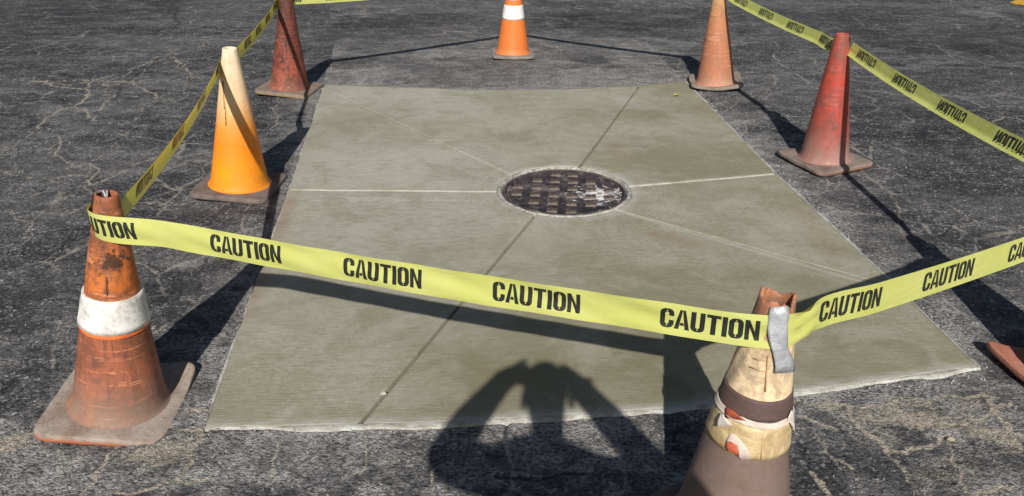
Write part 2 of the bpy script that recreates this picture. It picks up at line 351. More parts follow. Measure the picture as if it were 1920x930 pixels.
# ------------------------------------------------------------------ the asphalt
def build_asphalt():
    near, far = 1.0, 13.0
    nr = 560; yf = near*(far/near)**np.linspace(0, 1, nr)
    ys = np.concatenate([[-400, -120, -40, -14, -5, -2, -.6, .2, .6, .8, .92], yf, [14, 16, 20, 28, 45, 90, 200, 500]])
    uf = np.linspace(-1, 1, 640)
    ue = np.array([1.03, 1.08, 1.2, 1.5, 2.2, 4, 9, 25, 80, 260]); us = np.concatenate([-ue[::-1], uf, ue])
    w = .68*np.clip(ys, 1.0, 13)+.42
    X = us[None, :]*w[:, None]; Y = np.repeat(ys[:, None], len(us), 1)
    sand = np.zeros(X.shape); dust = np.zeros(X.shape); dark = np.zeros(X.shape); Z = np.zeros(X.shape)
    rnd = random.Random(3)
    wob = fbm(X*14, Y*14, 3, 5)
    def crack(px, width, layer, strength=1, amp=.16, depth=4, carve=.002):
        pts = jag([G(*p) for p in px], amp, depth, rnd); W = width*2.2
        d = seg_dist(X, Y, pts, W*1.6)
        m = sstep(W*(.25+.9*wob), 0, d)*strength
        np.maximum(layer, m, out=layer)
        Z[...] -= carve*sstep(width, 0, d)
    L = [  # sand filled cracks of the old surface, traced on the ground
        ([(0, 149), (130, 150), (200, 152), (330, 150), (470, 144)], .018, .8), ([(55, 147), (120, 131), (170, 128)], .02, .6), ([(120, 132), (175, 110), (215, 108), (330, 60)], .02, .45),
        ([(232, 145), (240, 130), (290, 115), (325, 107), (345, 120), (362, 140)], .024, .85), ([(90, 150), (130, 165), (165, 170)], .028, .8),
        ([(175, 152), (165, 170), (160, 185), (140, 198), (100, 215), (80, 230), (72, 242)], .024, .9), ([(165, 178), (205, 178), (240, 180), (290, 182)], .02, .75),
        ([(140, 198), (160, 205), (165, 215), (175, 224)], .022, .85), ([(165, 212), (190, 205), (205, 185), (215, 178)], .022, .8), ([(250, 150), (265, 165), (290, 175), (294, 186)], .024, .85),
        ([(72, 242), (30, 270), (0, 290)], .015, .6), ([(105, 255), (105, 285), (120, 300), (145, 312), (170, 305), (175, 330), (170, 345)], .018, .8), ([(0, 318), (50, 330), (100, 335), (170, 328)], .018, .7),
        ([(172, 225), (230, 235), (265, 215), (262, 200)], .016, .6), ([(170, 305), (215, 280), (240, 250)], .014, .55), ([(60, 420), (20, 400), (0, 395)], .012, .6), ([(170, 345), (120, 370), (60, 420), (20, 470)], .012, .55),
        ([(294, 186), (330, 190), (345, 165), (362, 140), (410, 130)], .018, .6), ([(415, 385), (430, 355), (425, 330)], .012, .55), ([(508, 250), (516, 215), (528, 188)], .014, .7), ([(315, 160), (318, 175), (300, 184)], .012, .7),
        ([(0, 845), (35, 825), (62, 812)], .018, 1), ([(150, 930), (185, 880), (200, 855), (216, 843)], .012, 1), ([(218, 922), (290, 914), (330, 900), (355, 870), (375, 822), (382, 806)], .014, 1),
        ([(330, 900), (345, 905), (395, 892)], .010, .8), ([(505, 900), (512, 880), (518, 825)], .008, .95), ([(675, 890), (688, 840), (690, 808)], .006, .7), ([(810, 930), (813, 880)], .007, .7), ([(335, 807), (384, 806)], .014, 1),
        ([(345, 772), (392, 768)], .008, .9), ([(1490, 752), (1540, 758), (1590, 758), (1700, 748), (1790, 742), (1870, 745)], .014, .7), ([(1590, 760), (1605, 790), (1640, 820), (1665, 845)], .016, .95), ([(1672, 750), (1690, 778), (1720, 800), (1790, 795)], .018, .9),
        ([(1497, 780), (1525, 790), (1570, 805)], .018, .8), ([(1855, 750), (1870, 780), (1895, 805), (1912, 840)], .016, 1), ([(1770, 818), (1785, 860), (1800, 905), (1830, 930)], .008, .75), ([(1600, 880), (1560, 860), (1530, 815)], .014, .6),
        ([(1522, 885), (1540, 905), (1556, 930)], .016, .85), ([(1660, 845), (1700, 850), (1770, 818)], .016, .7), ([(1790, 795), (1860, 770), (1900, 755)], .014, .7), ([(1700, 905), (1665, 845)], .012, .5), ([(1830, 925), (1900, 915)], .02, .7),
        ([(1800, 180), (1850, 195), (1920, 230)], .02, .35), ([(1600, 30), (1700, 70), (1760, 90), (1850, 120), (1920, 125)], .05, .4), ([(1460, 200), (1440, 180), (1470, 160)], .016, .5), ([(1360, 210), (1380, 190), (1410, 180)], .014, .6)]
    for px, w_, s_ in L: crack(px, w_*(.36 if px[0][1] < 500 else .5), sand, min(1, s_*1.2), carve=.0015)
    # pale seams of the older trench beyond and beside the pad
    for px, w_, s_ in (([(633, 70), (620, 112), (604, 160)], .011, .9), ([(1210, 78), (1245, 118), (1286, 156)], .016, 1), ([(1286, 156), (1370, 240), (1462, 328), (1560, 425), (1650, 510), (1840, 692)], .024, .95),
                       ([(600, 165), (565, 262), (533, 358), (450, 590), (378, 806)], .022, .85), ([(610, 156), (760, 161), (900, 166), (1050, 165), (1283, 150)], .022, .9)):
        crack(px, w_, dust, s_, .012, 4, .001)
    # dark open cracks
    D2 = [([(78, 513), (100, 490), (118, 466), (165, 425)], .007), ([(10, 590), (45, 550), (78, 513)], .005), ([(375, 545), (382, 500), (392, 470)], .007), ([(1498, 828), (1515, 862), (1535, 905), (1565, 930)], .012), ([(935, 830), (948, 800), (960, 785)], .006),
          ([(1180, 890), (1100, 885), (1000, 900), (930, 895)], .007), ([(1262, 840), (1290, 850), (1320, 870)], .007), ([(1360, 770), (1280, 800), (1262, 830)], .005), ([(330, 560), (350, 520), (375, 500)], .005), ([(1790, 905), (1740, 890), (1720, 870)], .006), ([(1830, 155), (1870, 165), (1920, 175)], .014), ([(100, 60), (180, 45), (260, 50)], .014), ([(290, 65), (330, 35), (345, 10)], .02)]
    for px, w_ in D2: crack(px, w_, dark, 1, .14, 4, .006)
    # soft fields: (pixel centre, pixel radii) read off on the ground
    def blob(layer, px, py, rx, ry, s, seed, lo=.35, hi=.7, sc=5.0):
        c = G(px, py); ex = abs(G(px+rx, py).x-c.x); ey = abs(G(px, py-ry).y-c.y)
        d = np.sqrt(((X-c.x)/ex)**2+((Y-c.y)/ey)**2)
        m = (d < 1.0); 
        if not m.any(): return
        v = sstep(1, .25, d[m])*sstep(lo, hi, fbm(X[m]*sc, Y[m]*sc*1.8, 5, seed))*s
        layer[m] = np.maximum(layer[m], v)
    for a in ((960, 150, 420, 60, .62, 1), (900, 120, 330, 70, .5, 2), (1190, 85, 190, 40, .85, 3), (1010, 80, 120, 30, .6, 33), (120, 600, 120, 60, .6, 4), (100, 660, 70, 30, .95, 5), (340, 490, 110, 50, .62, 6), (440, 640, 60, 80, .5, 7), (460, 925, 160, 30, 1.0, 8),
              (600, 860, 300, 60, .6, 9), (200, 890, 200, 60, .42, 10), (1700, 760, 260, 90, .6, 11), (1650, 850, 300, 120, .5, 12), (930, 835, 70, 20, .6, 13), (1680, 480, 160, 120, .55, 14), (1420, 230, 100, 90, .6, 15), (1780, 385, 120, 30, .5, 16), (1820, 740, 80, 60, .6, 17),
              (430, 330, 120, 50, .45, 18), (180, 210, 260, 90, .4, 19), (520, 140, 90, 40, .55, 20), (330, 160, 260, 60, .35, 21), (100, 330, 160, 60, .4, 22), (1700, 110, 260, 40, .5, 23), (1390, 150, 60, 40, .7, 24), (1840, 25, 60, 20, .6, 25), (690, 20, 120, 20, .6, 26), (1500, 60, 140, 50, .35, 27), (450, 300, 60, 200, .4, 28)):
        blob(dust, *a)
    for a in ((1720, 775, 190, 50, .6, 41), (1850, 800, 90, 90, .55, 42), (1560, 775, 90, 40, .5, 43), (300, 850, 130, 50, .45, 44), (20, 830, 60, 30, .6, 45), (1640, 800, 120, 60, .45, 47), (560, 115, 60, 16, .4, 48), (640, 850, 300, 40, .3, 49), (1800, 880, 200, 60, .3, 50)):
        blob(sand, *a, .3, .65, 9.0)
    for a in ((1130, 45, 220, 40, .9, 61), (830, 115, 150, 22, .9, 62), (1120, 118, 130, 24, .9, 63), (700, 60, 220, 40, .6, 64), (200, 30, 300, 60, .7, 65), (1650, 60, 280, 60, .75, 66), (1870, 90, 160, 60, .8, 67), (1720, 240, 160, 80, .6, 68), (80, 560, 160, 200, .35, 69), (1750, 870, 260, 80, .5, 70), (1550, 880, 90, 60, .55, 71), (660, 110, 80, 50, .7, 72), (1640, 180, 120, 60, .6, 73)):
        blob(dark, *a, .3, .6, 4.0)
    edge = seg_dist(X, Y, outline+outline[:1], .7); edge = np.minimum(edge, 9)
    dust = np.maximum(dust, .95*sstep(.30, .01, edge)*sstep(.2, .55, fbm(X*4, Y*7, 5, 95)))
    dust = np.maximum(dust, .95*sstep(2.9, 1.7, Y)*sstep(.36, .60, fbm(X*3.2, Y*5, 6, 96))*(.35+.65*sstep(.38, .56, fbm(X*11, Y*15, 5, 99))))
    dust = np.maximum(dust, .3*sstep(.42, .68, fbm(X*1.2, Y*2.4, 5, 97)))
    quad = [g2(p) for p in ((633, 72), (760, 50), (1000, 40), (1212, 80), (1286, 154), (1050, 166), (900, 168), (604, 160))]
    iq = np.zeros(X.shape, bool)
    for a, b in zip(quad, quad[1:]+quad[:1]):
        iq ^= ((a[1] > Y) != (b[1] > Y)) & (X < (b[0]-a[0])*(Y-a[1])/(b[1]-a[1]+1e-12)+a[0])
    dust = np.where(iq, np.maximum(dust, (.55+.45*sstep(.35, .62, fbm(X*1.6, Y*2.6, 5, 98)))*sstep(8.6, 6.5, Y+1.2*(fbm(X*1.2, Y*1.2, 4, 103)-.5))), dust)
    dust *= 1-.8*dark
    dark = np.maximum(dark, .8*sstep(.55, .68, fbm(X*2.6, Y*4.2, 6, 101))*sstep(5, 2.5, Y)); dark = np.maximum(dark, .6*sstep(.56, .7, fbm(X*8, Y*11, 5, 102)))
    ins = inside_pad(X, Y)
    fine = np.exp(-np.clip(Y-1, 0, 20)/5.0)
    Z += (fbm(X*60, Y*60, 3, 90)-.5)*.006*fine*(np.abs(us[None, :]) <= 1.0) + (fbm(X*3, Y*3, 3, 91)-.5)*.005*((Y > .7) & (Y < 14))
    Z[ins] = -.06
    o = np_grid('asphalt_ground', np.stack([X, Y, Z], -1), asphalt_material(), attr=np.stack([sand, dust, dark], -1))
    return props(o, 'weathered dark grey asphalt lot with sand filled cracks around the concrete pad', kind='structure')
build_asphalt()

# ------------------------------------------------------------------ concrete pad: six panels round the manhole
M_CONC = concrete_material(); M_MORT = mortar_material()
pad = empty('concrete_pad', (0, 0, 0), label='new olive grey concrete pad in six wedge panels around the manhole', kind='structure')
# joints: outer end (pixel), inner angle, half gap, depth
JOINTS = [((672, 799), 243, .0050, .016), ((1668, 541), -47, .0022, .004), ((1455, 328), 8, .0045, .008), ((1199, 162), 73, .0060, .016), ((611, 166), 142, .0022, .004), ((543, 358), 184, .0045, .008)]
def build_panels():
    tot = along(outline, outline[0])[1]
    def ring_pt(a, r): return np.array([MH_C[0]+r*math.cos(a), MH_C[1]+r*math.sin(a)])
    for k in range(6):
        (pa, aa, ga, da), (pb, ab, gb, db) = JOINTS[k], JOINTS[(k+1) % 6]
        if k == 0: ab = 360-47
        if k > 0:
            aa = aa if k != 1 else -47
        aA, aB = math.radians(aa), math.radians(ab)
        if aB < aA: aB += 2*math.pi
        sa = along(outline, g2(pa))[0]; sb = along(outline, g2(pb))[0]
        n, m = 150, 130
        out = walk(outline, sa, sb, n)
        inn = np.stack([ring_pt(a, MH_R+.028) for a in np.linspace(aA, aB, n)])
        tt = np.linspace(0, 1, m)**1.15
        P = inn[None]*(1-tt[:, None, None]) + out[None]*tt[:, None, None]          # m x n x 2
        Z = np.full(P.shape[:2], .006)
        # open the joints: resample every row by arc length, leaving the half gap and a rounded shoulder at both ends
        A = P[:, 0].copy(); B_ = P[:, -1].copy(); Q = np.empty((m, n, 2))
        for r in range(m):
            cl = np.concatenate([[0], np.cumsum(np.hypot(*np.diff(P[r], axis=0).T))]); L = cl[-1]
            S = np.concatenate([[ga+.006, ga+.012, ga+.020], np.linspace(ga+.03, L-gb-.03, n-6), [L-gb-.020, L-gb-.012, L-gb-.006]])
            if m-1 == r:
                for cv in cl[1:-1]:
                    pass
            Q[r, :, 0] = np.interp(S, cl, P[r, :, 0]); Q[r, :, 1] = np.interp(S, cl, P[r, :, 1])
        def unit(v): return v/(np.linalg.norm(v, axis=1, keepdims=True)+1e-9)
        da_ = unit(P[:, 1]-P[:, 0]); db_ = unit(P[:, -2]-P[:, -1]); P = Q; Z = np.full(P.shape[:2], .006)
        colsL = [(A+da_*ga, .006-da-.012), (A+da_*ga, .006-da*.75), (A+da_*(ga+.003), .006-da*.25)]
        colsR = [(B_+db_*(gb+.003), .006-db*.25), (B_+db_*gb, .006-db*.75), (B_+db_*gb, .006-db-.012)]
        Z = Z + (fbm(P[..., 0]*2.2, P[..., 1]*2.2, 3, 7)-.5)*.004
        P = np.concatenate([np.stack([c for c, _ in colsL], 1), P, np.stack([c for c, _ in colsR], 1)], 1)
        Z = np.concatenate([np.stack([np.full(m, z) for _, z in colsL], 1), Z, np.stack([np.full(m, z) for _, z in colsR], 1)], 1)
        # outer and inner skirts
        P = np.concatenate([P[:1], P, P[-1:]], 0); Z = np.concatenate([Z[:1]*0-.05, Z, Z[-1:]*0-.05], 0)
        X, Y = P[..., 0], P[..., 1]
        # stains: R pale bloom, G damp olive, B brownish
        rad = np.hypot(X-MH_C[0], Y-MH_C[1])
        def dist_px(px): return seg_dist2(X, Y, [g2(p) for p in px])
        pale = np.zeros(X.shape); damp = np.zeros(X.shape); brown = np.zeros(X.shape)
        pale = np.maximum(pale, .75*sstep(.42, .345, rad))
        dn = dist_px([(385, 806), (660, 800), (850, 795), (1250, 770), (1490, 739), (1835, 690)])
        pale = np.maximum(pale, .9*sstep(.05, .0, dn))
        band = dist_px([(560, 375), (700, 378), (880, 384)]); pale = np.maximum(pale, .75*sstep(.11, .03, band)*sstep(.3, .6, fbm(X*1.5, Y*40, 3, 21)))
        for px, w, s in (([(545, 358), (940, 361)], .035, .7), ([(1173, 352), (1455, 328)], .03, .7), ([(625, 185), (945, 325)], .02, .5), ([(1165, 400), (1640, 538)], .022, .6), ([(650, 195), (790, 245), (960, 320)], .05, .3), ([(505, 805), (535, 780), (545, 775)], .04, .5), ([(1560, 345), (1455, 328)], .05, .3), ([(1745, 660), (1760, 690)], .015, .5)):
            pale = np.maximum(pale, s*sstep(w, 0, dist_px(px)))
        pale = np.maximum(pale, (.18+.32*sstep(.35, .62, fbm(X*1.3, Y*2.0, 4, 35)))*sstep(.5, -.4, X)*sstep(2.0, 2.8, Y)); pale = np.maximum(pale, .35*sstep(.3, .6, fbm(X*1.6, Y*3.2, 4, 36))*sstep(4.2, 5.6, Y))
        damp = np.maximum(damp, .95*sstep(3.3, 1.9, Y)*sstep(.2, .65, fbm(X*1.4, Y*2.4, 4, 31)))
        damp = np.maximum(damp, .6*sstep(.35, .65, fbm(X*1.1, Y*2.0, 4, 32)))
        for px, w, s in (([(1480, 665), (1600, 650), (1720, 640)], .05, .8), ([(1700, 650), (1730, 640)], .015, 1), ([(1480, 460), (1600, 475)], .12, .5), ([(700, 265), (760, 280)], .1, .4)):
            damp = np.maximum(damp, s*sstep(w, 0, dist_px(px)))
        brown = np.maximum(brown, .5*sstep(.07, .02, dist_px([(540, 380), (490, 500), (460, 590)])))
        for px, w, s in (([(950, 395), (1000, 404)], .05, .5), ([(1225, 440), (1310, 460)], .08, .45), ([(1160, 275), (1170, 290)], .12, .3), ([(1500, 400), (1560, 470)], .1, .3)):
            brown = np.maximum(brown, s*sstep(w, 0, dist_px(px)))
        np_grid('concrete_panel', np.stack([X, Y, Z], -1), M_CONC, pad, np.stack([pale, damp, brown], -1))
def seg_dist2(X, Y, pts):
    D = np.full(X.shape, 9e9)
    for a, b in zip(pts[:-1], pts[1:]):
        d = b-a; t = np.clip(((X-a[0])*d[0]+(Y-a[1])*d[1])/(d@d+1e-12), 0, 1)
        D = np.minimum(D, np.hypot(X-a[0]-t*d[0], Y-a[1]-t*d[1]))
    return D
build_panels()
def bed():
    c = np.mean(outline, 0); pts = walk(outline, 0, along(outline, outline[0])[1]-1e-6, 160)
    pts = c+(pts-c)*.996
    inn = np.stack([[MH_C[0]+(MH_R+.02)*math.cos(a), MH_C[1]+(MH_R+.02)*math.sin(a)] for a in [math.atan2(*(p-np.array(MH_C))[::-1]) for p in pts]])
    v = [(p[0], p[1], -.014) for p in pts]+[(p[0], p[1], -.014) for p in inn]; n = len(pts)
    mesh_obj('joint_bed', v, [(i, (i+1) % n, n+(i+1) % n, n+i) for i in range(n)], plain('joint_concrete', (.20, .185, .13), .9, .3, 60), pad)
bed()
def ragged_strip(name, px, w0, w1, zin, zmid, seed, inner=.006, n=260, gap_noise=True):
    """crumbly mortar left along an edge of the pad"""
    pts = np.array([g2(p) for p in px]); cum = np.concatenate([[0], np.cumsum(np.hypot(*np.diff(pts, axis=0).T))])
    s = np.linspace(0, cum[-1], n); x = np.interp(s, cum, pts[:, 0]); y = np.interp(s, cum, pts[:, 1])
    tx = np.gradient(x); ty = np.gradient(y); L = np.hypot(tx, ty); nx, ny = ty/L, -tx/L
    w = w0+(w1-w0)*fbm(s*9, s*0+seed, 4, seed)**1.4; w *= sstep(.28, .45, fbm(s*3, s*0+9, 3, seed+5)) if gap_noise else 1
    rows = []
    for q, zz in ((-inner, zin), (.0, zin+.001), (.25, zmid), (.6, zmid*.9), (.9, zmid*.5), (1.0, -.006)):
        off = w*q if q > 0 else np.full(n, q)
        rows.append(np.stack([x+nx*off, y+ny*off, zz+(fbm(s*40+q*9, s*0+q*31, 3, seed+8)-.5)*(.010 if q > .1 else .001)], 1))
    return np_grid(name, np.stack(rows), M_MORT, pad)
ragged_strip('mortar_lip', [(384, 806), (500, 805), (660, 801), (850, 796), (1050, 784), (1250, 771), (1490, 740), (1660, 717), (1836, 691)], .008, .028, .0068, .0065, 3)
ragged_strip('mortar_lip', [(1836, 691), (1640, 500), (1455, 328), (1360, 230), (1284, 153)], .005, .026, .0070, .005, 13)
ragged_strip('mortar_lip', [(610, 160), (575, 260), (543, 358), (460, 590), (384, 806)], .004, .016, .003, .005, 23, inner=-.004)
ragged_strip('mortar_lip', [(1283, 153), (1200, 162), (1050, 169), (900, 170), (750, 165), (610, 160)], .005, .02, .0070, .005, 33)

# ------------------------------------------------------------------ manhole
def lathe(name, prof, mat, parent, n=64, wob=None, cap=False):
    v = []; f = []
    for r, z in prof:
        for j in range(n):
            a = 2*math.pi*j/n; rr = r+(wob(a, z) if wob else 0)
            v.append((rr*math.cos(a), rr*math.sin(a), z))
    f = grid_faces(len(prof), n, True)
    if cap:
        v.append((0, 0, prof[-1][1])); c = len(v)-1; b = (len(prof)-1)*n
        f += [(b+j, b+(j+1) % n, c) for j in range(n)]
    return mesh_obj(name, v, f, mat, parent)
man = empty('manhole_cover', (MH_C[0], MH_C[1], 0), label='round cast iron manhole cover with square studs and white paint splashes in the concrete', cat='manhole cover')
M_IRON = iron_material('cover_iron', (.026, .021, .026), (.052, .040, .042), True, .5); M_STUD = iron_material('stud_iron', (.075, .055, .042), (.135, .10, .072), False, .35)
M_RIM = iron_material('rim_iron', (.05, .04, .045), (.09, .06, .055), False, .3)
def wobble(seed, amp): return lambda a, z: amp*(fbm(np.array([math.cos(a)*4+9]), np.array([math.sin(a)*4+z*30+9]), 4, seed)[0]-.5)
lathe('mortar_collar', [(MH_R+.026, -.012), (MH_R+.022, .0062), (MH_R+.013, .010), (MH_R+.007, .0095), (MH_R+.002, .004), (MH_R, -.03)], plain('collar_mortar', (.34, .325, .285), .9, .45, 40, bump=.6), man, 160, wobble(4, .026))
lathe('frame_ring', [(MH_R-.006, -.04), (MH_R-.006, .000), (MH_R-.008, .002), (MH_R-.012, .002), (MH_R-.014, -.001), (MH_R-.014, -.04)], M_RIM, man, 128, wobble(6, .004))
lathe('cover_plate', [(MH_R-.024, -.045), (MH_R-.024, -.001), (MH_R-.026, .0005), (MH_R-.034, .0005), (MH_R-.037, -.005), (.2, -.005), (.1, -.005), (.02, -.005)], M_IRON, man, 128, cap=True)
lathe('gap_floor', [(MH_R+.004, -.036), (MH_R-.03, -.036)], M_RIM, man, 64)
stud_me = None; rot = math.radians(-6)
for i in range(-1, 8):
    for j in range(-1, 8):
        cx, cy = -.214+.0928*i-.0090*j, .268-.0114*i-.0978*j
        if math.hypot(cx, cy) > .258: continue
        if stud_me is None:
            a, b = .027, .0245; vv = [(s*a, t*a*.86, -.006) for s, t in ((-1, -1), (1, -1), (1, 1), (-1, 1))]+[(s*a*.97, t*a*.83, .0005) for s, t in ((-1, -1), (1, -1), (1, 1), (-1, 1))]+[(s*b, t*b*.84, .003) for s, t in ((-1, -1), (1, -1), (1, 1), (-1, 1))]
            ff = [(k, (k+1) % 4, 4+(k+1) % 4, 4+k) for k in range(4)]+[(4+k, 4+(k+1) % 4, 8+(k+1) % 4, 8+k) for k in range(4)]+[(8, 9, 10, 11)]
            so = mesh_obj('stud', vv, ff, M_STUD, man, False); stud_me = so.data
        else: so = link(bpy.data.objects.new('stud', stud_me), man)
        so.location = (cx, cy, random.uniform(-.0015, .0005)); so.rotation_euler = (0, 0, rot+random.uniform(-.05, .05))

# ------------------------------------------------------------------ traffic cones
CONES = {}
class Cone: pass
def rsq(a, half, rad):
    """rounded square radius in direction a"""
    c, s = abs(math.cos(a)), abs(math.sin(a)); r = half/max(c, s)
    k = half-rad
    if c*r > k and s*r > k:
        B = k*(c+s); r = B+math.sqrt(max(B*B-(2*k*k-rad*rad), 0))
    return r
def make_cone(key, x, y, lean, yaw, H, body_mat, base_mat, label, Rb=.137, Rt=.034, half=.183, warp=None, ragged=0, dent=.0, seed=1, z0=.0035):
    c = Cone(); c.H, c.Rb, c.Rt, c.h0 = H, Rb, Rt, .03
    rx = math.atan2(-lean[1], H); ry = math.atan2(lean[0], H)
    c.root = empty('traffic_cone', (x, y, z0), (rx, ry, 0), label=label, cat='traffic cone', group='traffic cones round the new concrete pad')
    c.M = Matrix.Translation((x, y, z0)) @ c.root.rotation_euler.to_matrix().to_4x4(); c.Mi = c.M.inverted()
    c.R = lambda z: Rb-(Rb-Rt)*(z-.03)/(H-.03)
    N = 72
    # body shell with a fillet at the foot, an open top and an inner wall
    prof = [(Rb+.018, .0285), (Rb+.010, .0325), (Rb+.004, .038), (Rb+.0005, .048)]
    prof += [(c.R(z), z) for z in np.linspace(.06, H-.012, 30)] + [(c.R(H)+.0005, H-.004), (c.R(H)-.002, H), (c.R(H)-.005, H), (c.R(H)-.007, H-.004)]
    prof += [(c.R(z)-.007, z) for z in (H-.05, H-.15, .3, .04)]
    v = []; 
    for i, (r, z) in enumerate(prof):
        for j in range(N):
            a = 2*math.pi*j/N; zz = z; rr = r
            if z > .05: rr += dent*(fbm(np.array([math.cos(a)*1.6+seed*3.1]), np.array([math.sin(a)*1.6+z*7]), 3, seed)[0]-.5)
            if ragged and z > H-.06: zz += ragged*(fbm(np.array([math.cos(a)*2.4+5]), np.array([math.sin(a)*2.4+seed]), 3, seed)[0]-.62)*sstep(H-.06, H, np.array([z]))[0]
            v.append((rr*math.cos(a), rr*math.sin(a), zz))
    c.body = mesh_obj('cone_body', v, grid_faces(len(prof), N, True), body_mat, c.root)
    # base plate
    rings = [(0, .003), (.5, .003), (1.0, .004), (1.012, .012), (1.0, .023), (.985, .027), (.9, .029), (.6, .030), (.3, .0305), (.0, .031)]
    v = []; NB = 96
    for i, (t, z) in enumerate(rings):
        inner = (Rb-.02) if i < 3 else (Rb+.012)
        for j in range(NB):
            a = 2*math.pi*j/NB; ro = rsq(a, half, .045)
            r = inner+(ro-inner)*t + (.003*(fbm(np.array([a*6.0]), np.array([seed*2.0]), 3, seed)[0]-.5) if t > .95 else 0)
            ca, sa = math.cos(a+yaw), math.sin(a+yaw); px, py = r*ca, r*sa; zz = z
            if warp: zz += warp(px, py, r/(half*1.2))*float(sstep(inner, inner+.07, np.array([r]))[0]) if i > 2 else warp(px, py, r/(half*1.2))*float(sstep(Rb+.012, Rb+.08, np.array([r]))[0])
            v.append((px, py, zz))
    c.base = mesh_obj('cone_base', v, grid_faces(len(rings), NB, True), base_mat, c.root)
    CONES[key] = c; return c
def on_cone(c, px, py, off=.0):
    """point on the cone's skin seen at a pixel (cone space)"""
    o = c.Mi @ CO; d = (c.Mi.to_3x3() @ ray(px, py)).normalized(); t = .5; best = None
    while t < 8:
        p = o+d*t; r = math.hypot(p.x, p.y)
        gap = r-(c.R(p.z)+off)
        if best is None or gap < best[0]: best = (gap, p.copy())
        if gap < 0: return p
        t += .0015
    return best[1]
def band(c, name, z0, z1, off, mat, n=72, amp=.0, seed=3, edge=0.0, flare=0.0):
    prof = []; v = []
    zs = np.linspace(z0, z1, 8)
    prof = [(c.R(z0)-.001, z0)] + [(c.R(z)+off+flare*(1-(z-z0)/(z1-z0)), z) for z in zs] + [(c.R(z1)-.001, z1)]
    for i, (r, z) in enumerate(prof):
        for j in range(n):
            a = 2*math.pi*j/n; ca, sa = math.cos(a), math.sin(a)
            dr = amp*(fbm(np.array([ca*2.2+seed]), np.array([sa*2.2+z*25]), 3, seed)[0]-.4); dz = edge*(fbm(np.array([ca*3+seed]), np.array([sa*3+i]), 3, seed+4)[0]-.5)
            rr = r+(dr if 0 < i < len(prof)-1 else 0)
            v.append((rr*ca, rr*sa, z+dz))
    return mesh_obj(name, v, grid_faces(len(prof), n, True), mat, c.root)
W = white_band_material('dirty_white_band', 1.0); W2 = white_band_material('clean_white_band', .35)

# 1: front left, rusty orange, loose white collar
b1 = dusty_material('dusty_base_left', (.26, .19, .145), (.40, .335, .285), (.42, .13, .06))
m1 = cone_material('rusty_orange_plastic', [(0, (.30, .115, .065)), (.3, (.33, .10, .048)), (.5, (.42, .11, .03)), (.72, (.55, .15, .03)), (.85, (.50, .145, .04)), (1, (.42, .13, .05))], .72, .5, (.14, .065, .04), .6, (.30, .215, .165), .38, .6, (.78, .30, .14), .35, .55, None)
c1 = make_cone('left_front', -1.210, 1.906, (.126, -.0), math.radians(5), .72, m1, b1, 'dirty rust orange cone with a loose white collar at the front left corner',
               warp=lambda x, y, t: .034*max(0, (x+y*1.2)/.2-.9)**1.6, dent=.005, seed=11, half=.183, Rb=.131, Rt=.029)
t_ = on_cone(c1, 206, 492); m1b = cone_material('rusty_orange_plastic_scorched', [(0, (.33, .13, .075)), (.3, (.35, .105, .052)), (.5, (.36, .09, .028)), (.68, (.60, .16, .025)), (.80, (.58, .155, .03)), (.9, (.46, .13, .04)), (1, (.40, .12, .05))], .72, .62, (.13, .05, .028), .75, (.29, .205, .155), .30, .8, (.70, .27, .13), .7, .55, (t_.x, t_.y, t_.z, .055))
c1.body.data.materials[0] = m1b
zt, zb = on_cone(c1, 205, 566).z, on_cone(c1, 208, 628).z
band(c1, 'reflective_collar', zb, zt, .005, W, amp=.004, seed=5, flare=.002)
band(c1, 'orange_rim', zb-.012, zb-.001, .004, plain('bright_orange_rubber', (.75, .16, .04), .6, .3), amp=.004, seed=8)

# 2: left, bleached cream to orange
m2 = cone_material('bleached_orange_plastic', [(0, (.90, .22, .003)), (.14, (.95, .31, .003)), (.34, (.93, .235, .004)), (.48, (.88, .30, .045)), (.62, (.84, .50, .24)), (.80, (.82, .64, .42)), (1, (.80, .68, .50))], .72, .16, (.42, .2, .06), .12, (.8, .3, .05), .25, .1, (.95, .5, .1), .12, .5, None)
b2 = dusty_material('dark_rubber_base', (.135, .10, .085), (.20, .165, .145))
c2 = make_cone('left_mid', -1.407, 3.70, (.062, 0), math.radians(-2), .72, m2, b2, 'bright orange cone bleached cream towards its top on the left side', seed=21, dent=.004, Rb=.143, half=.195)
# 3: back left, dark red brown
m3 = cone_material('dark_red_brown_plastic', [(0, (.33, .085, .05)), (.3, (.27, .062, .035)), (.6, (.17, .042, .028)), (1, (.19, .05, .034))], .72, .7, (.05, .022, .018), .25, (.42, .2, .13), .25, .25, (.6, .2, .12), .85, .6)
b3 = dusty_material('brown_rubber_base', (.2, .15, .12), (.28, .21, .165), (.30, .2, .09))
c3 = make_cone('left_back', -1.650, 5.63, (.06, 0), math.radians(-6), .72, m3, b3, 'dark red brown streaked cone at the back left of the pad', seed=31, dent=.006, half=.2)
# 4: back centre, clean orange with two white bands
m4 = cone_material('clean_orange_plastic', [(0, (.72, .19, .04)), (.5, (.76, .185, .03)), (1, (.76, .185, .03))], .72, .12, (.4, .1, .03), .3, (.55, .24, .12), .14, .05, (.9, .4, .2), .1, .45)
b4 = dusty_material('grey_rubber_base', (.19, .165, .145), (.28, .25, .22))
c4 = make_cone('back', .007, 6.79, (.01, 0), math.radians(2), .72, m4, b4, 'clean orange cone with white bands standing beyond the far edge of the pad', seed=41, warp=lambda x, y, t: .02*max(0, t-.75), Rb=.142)
for ya, yb in ((38, 11), (1, -22)):
    za, zb_ = on_cone(c4, 962, ya).z, on_cone(c4, 962, yb).z
    band(c4, 'reflective_band', za, zb_, .0015, W2)
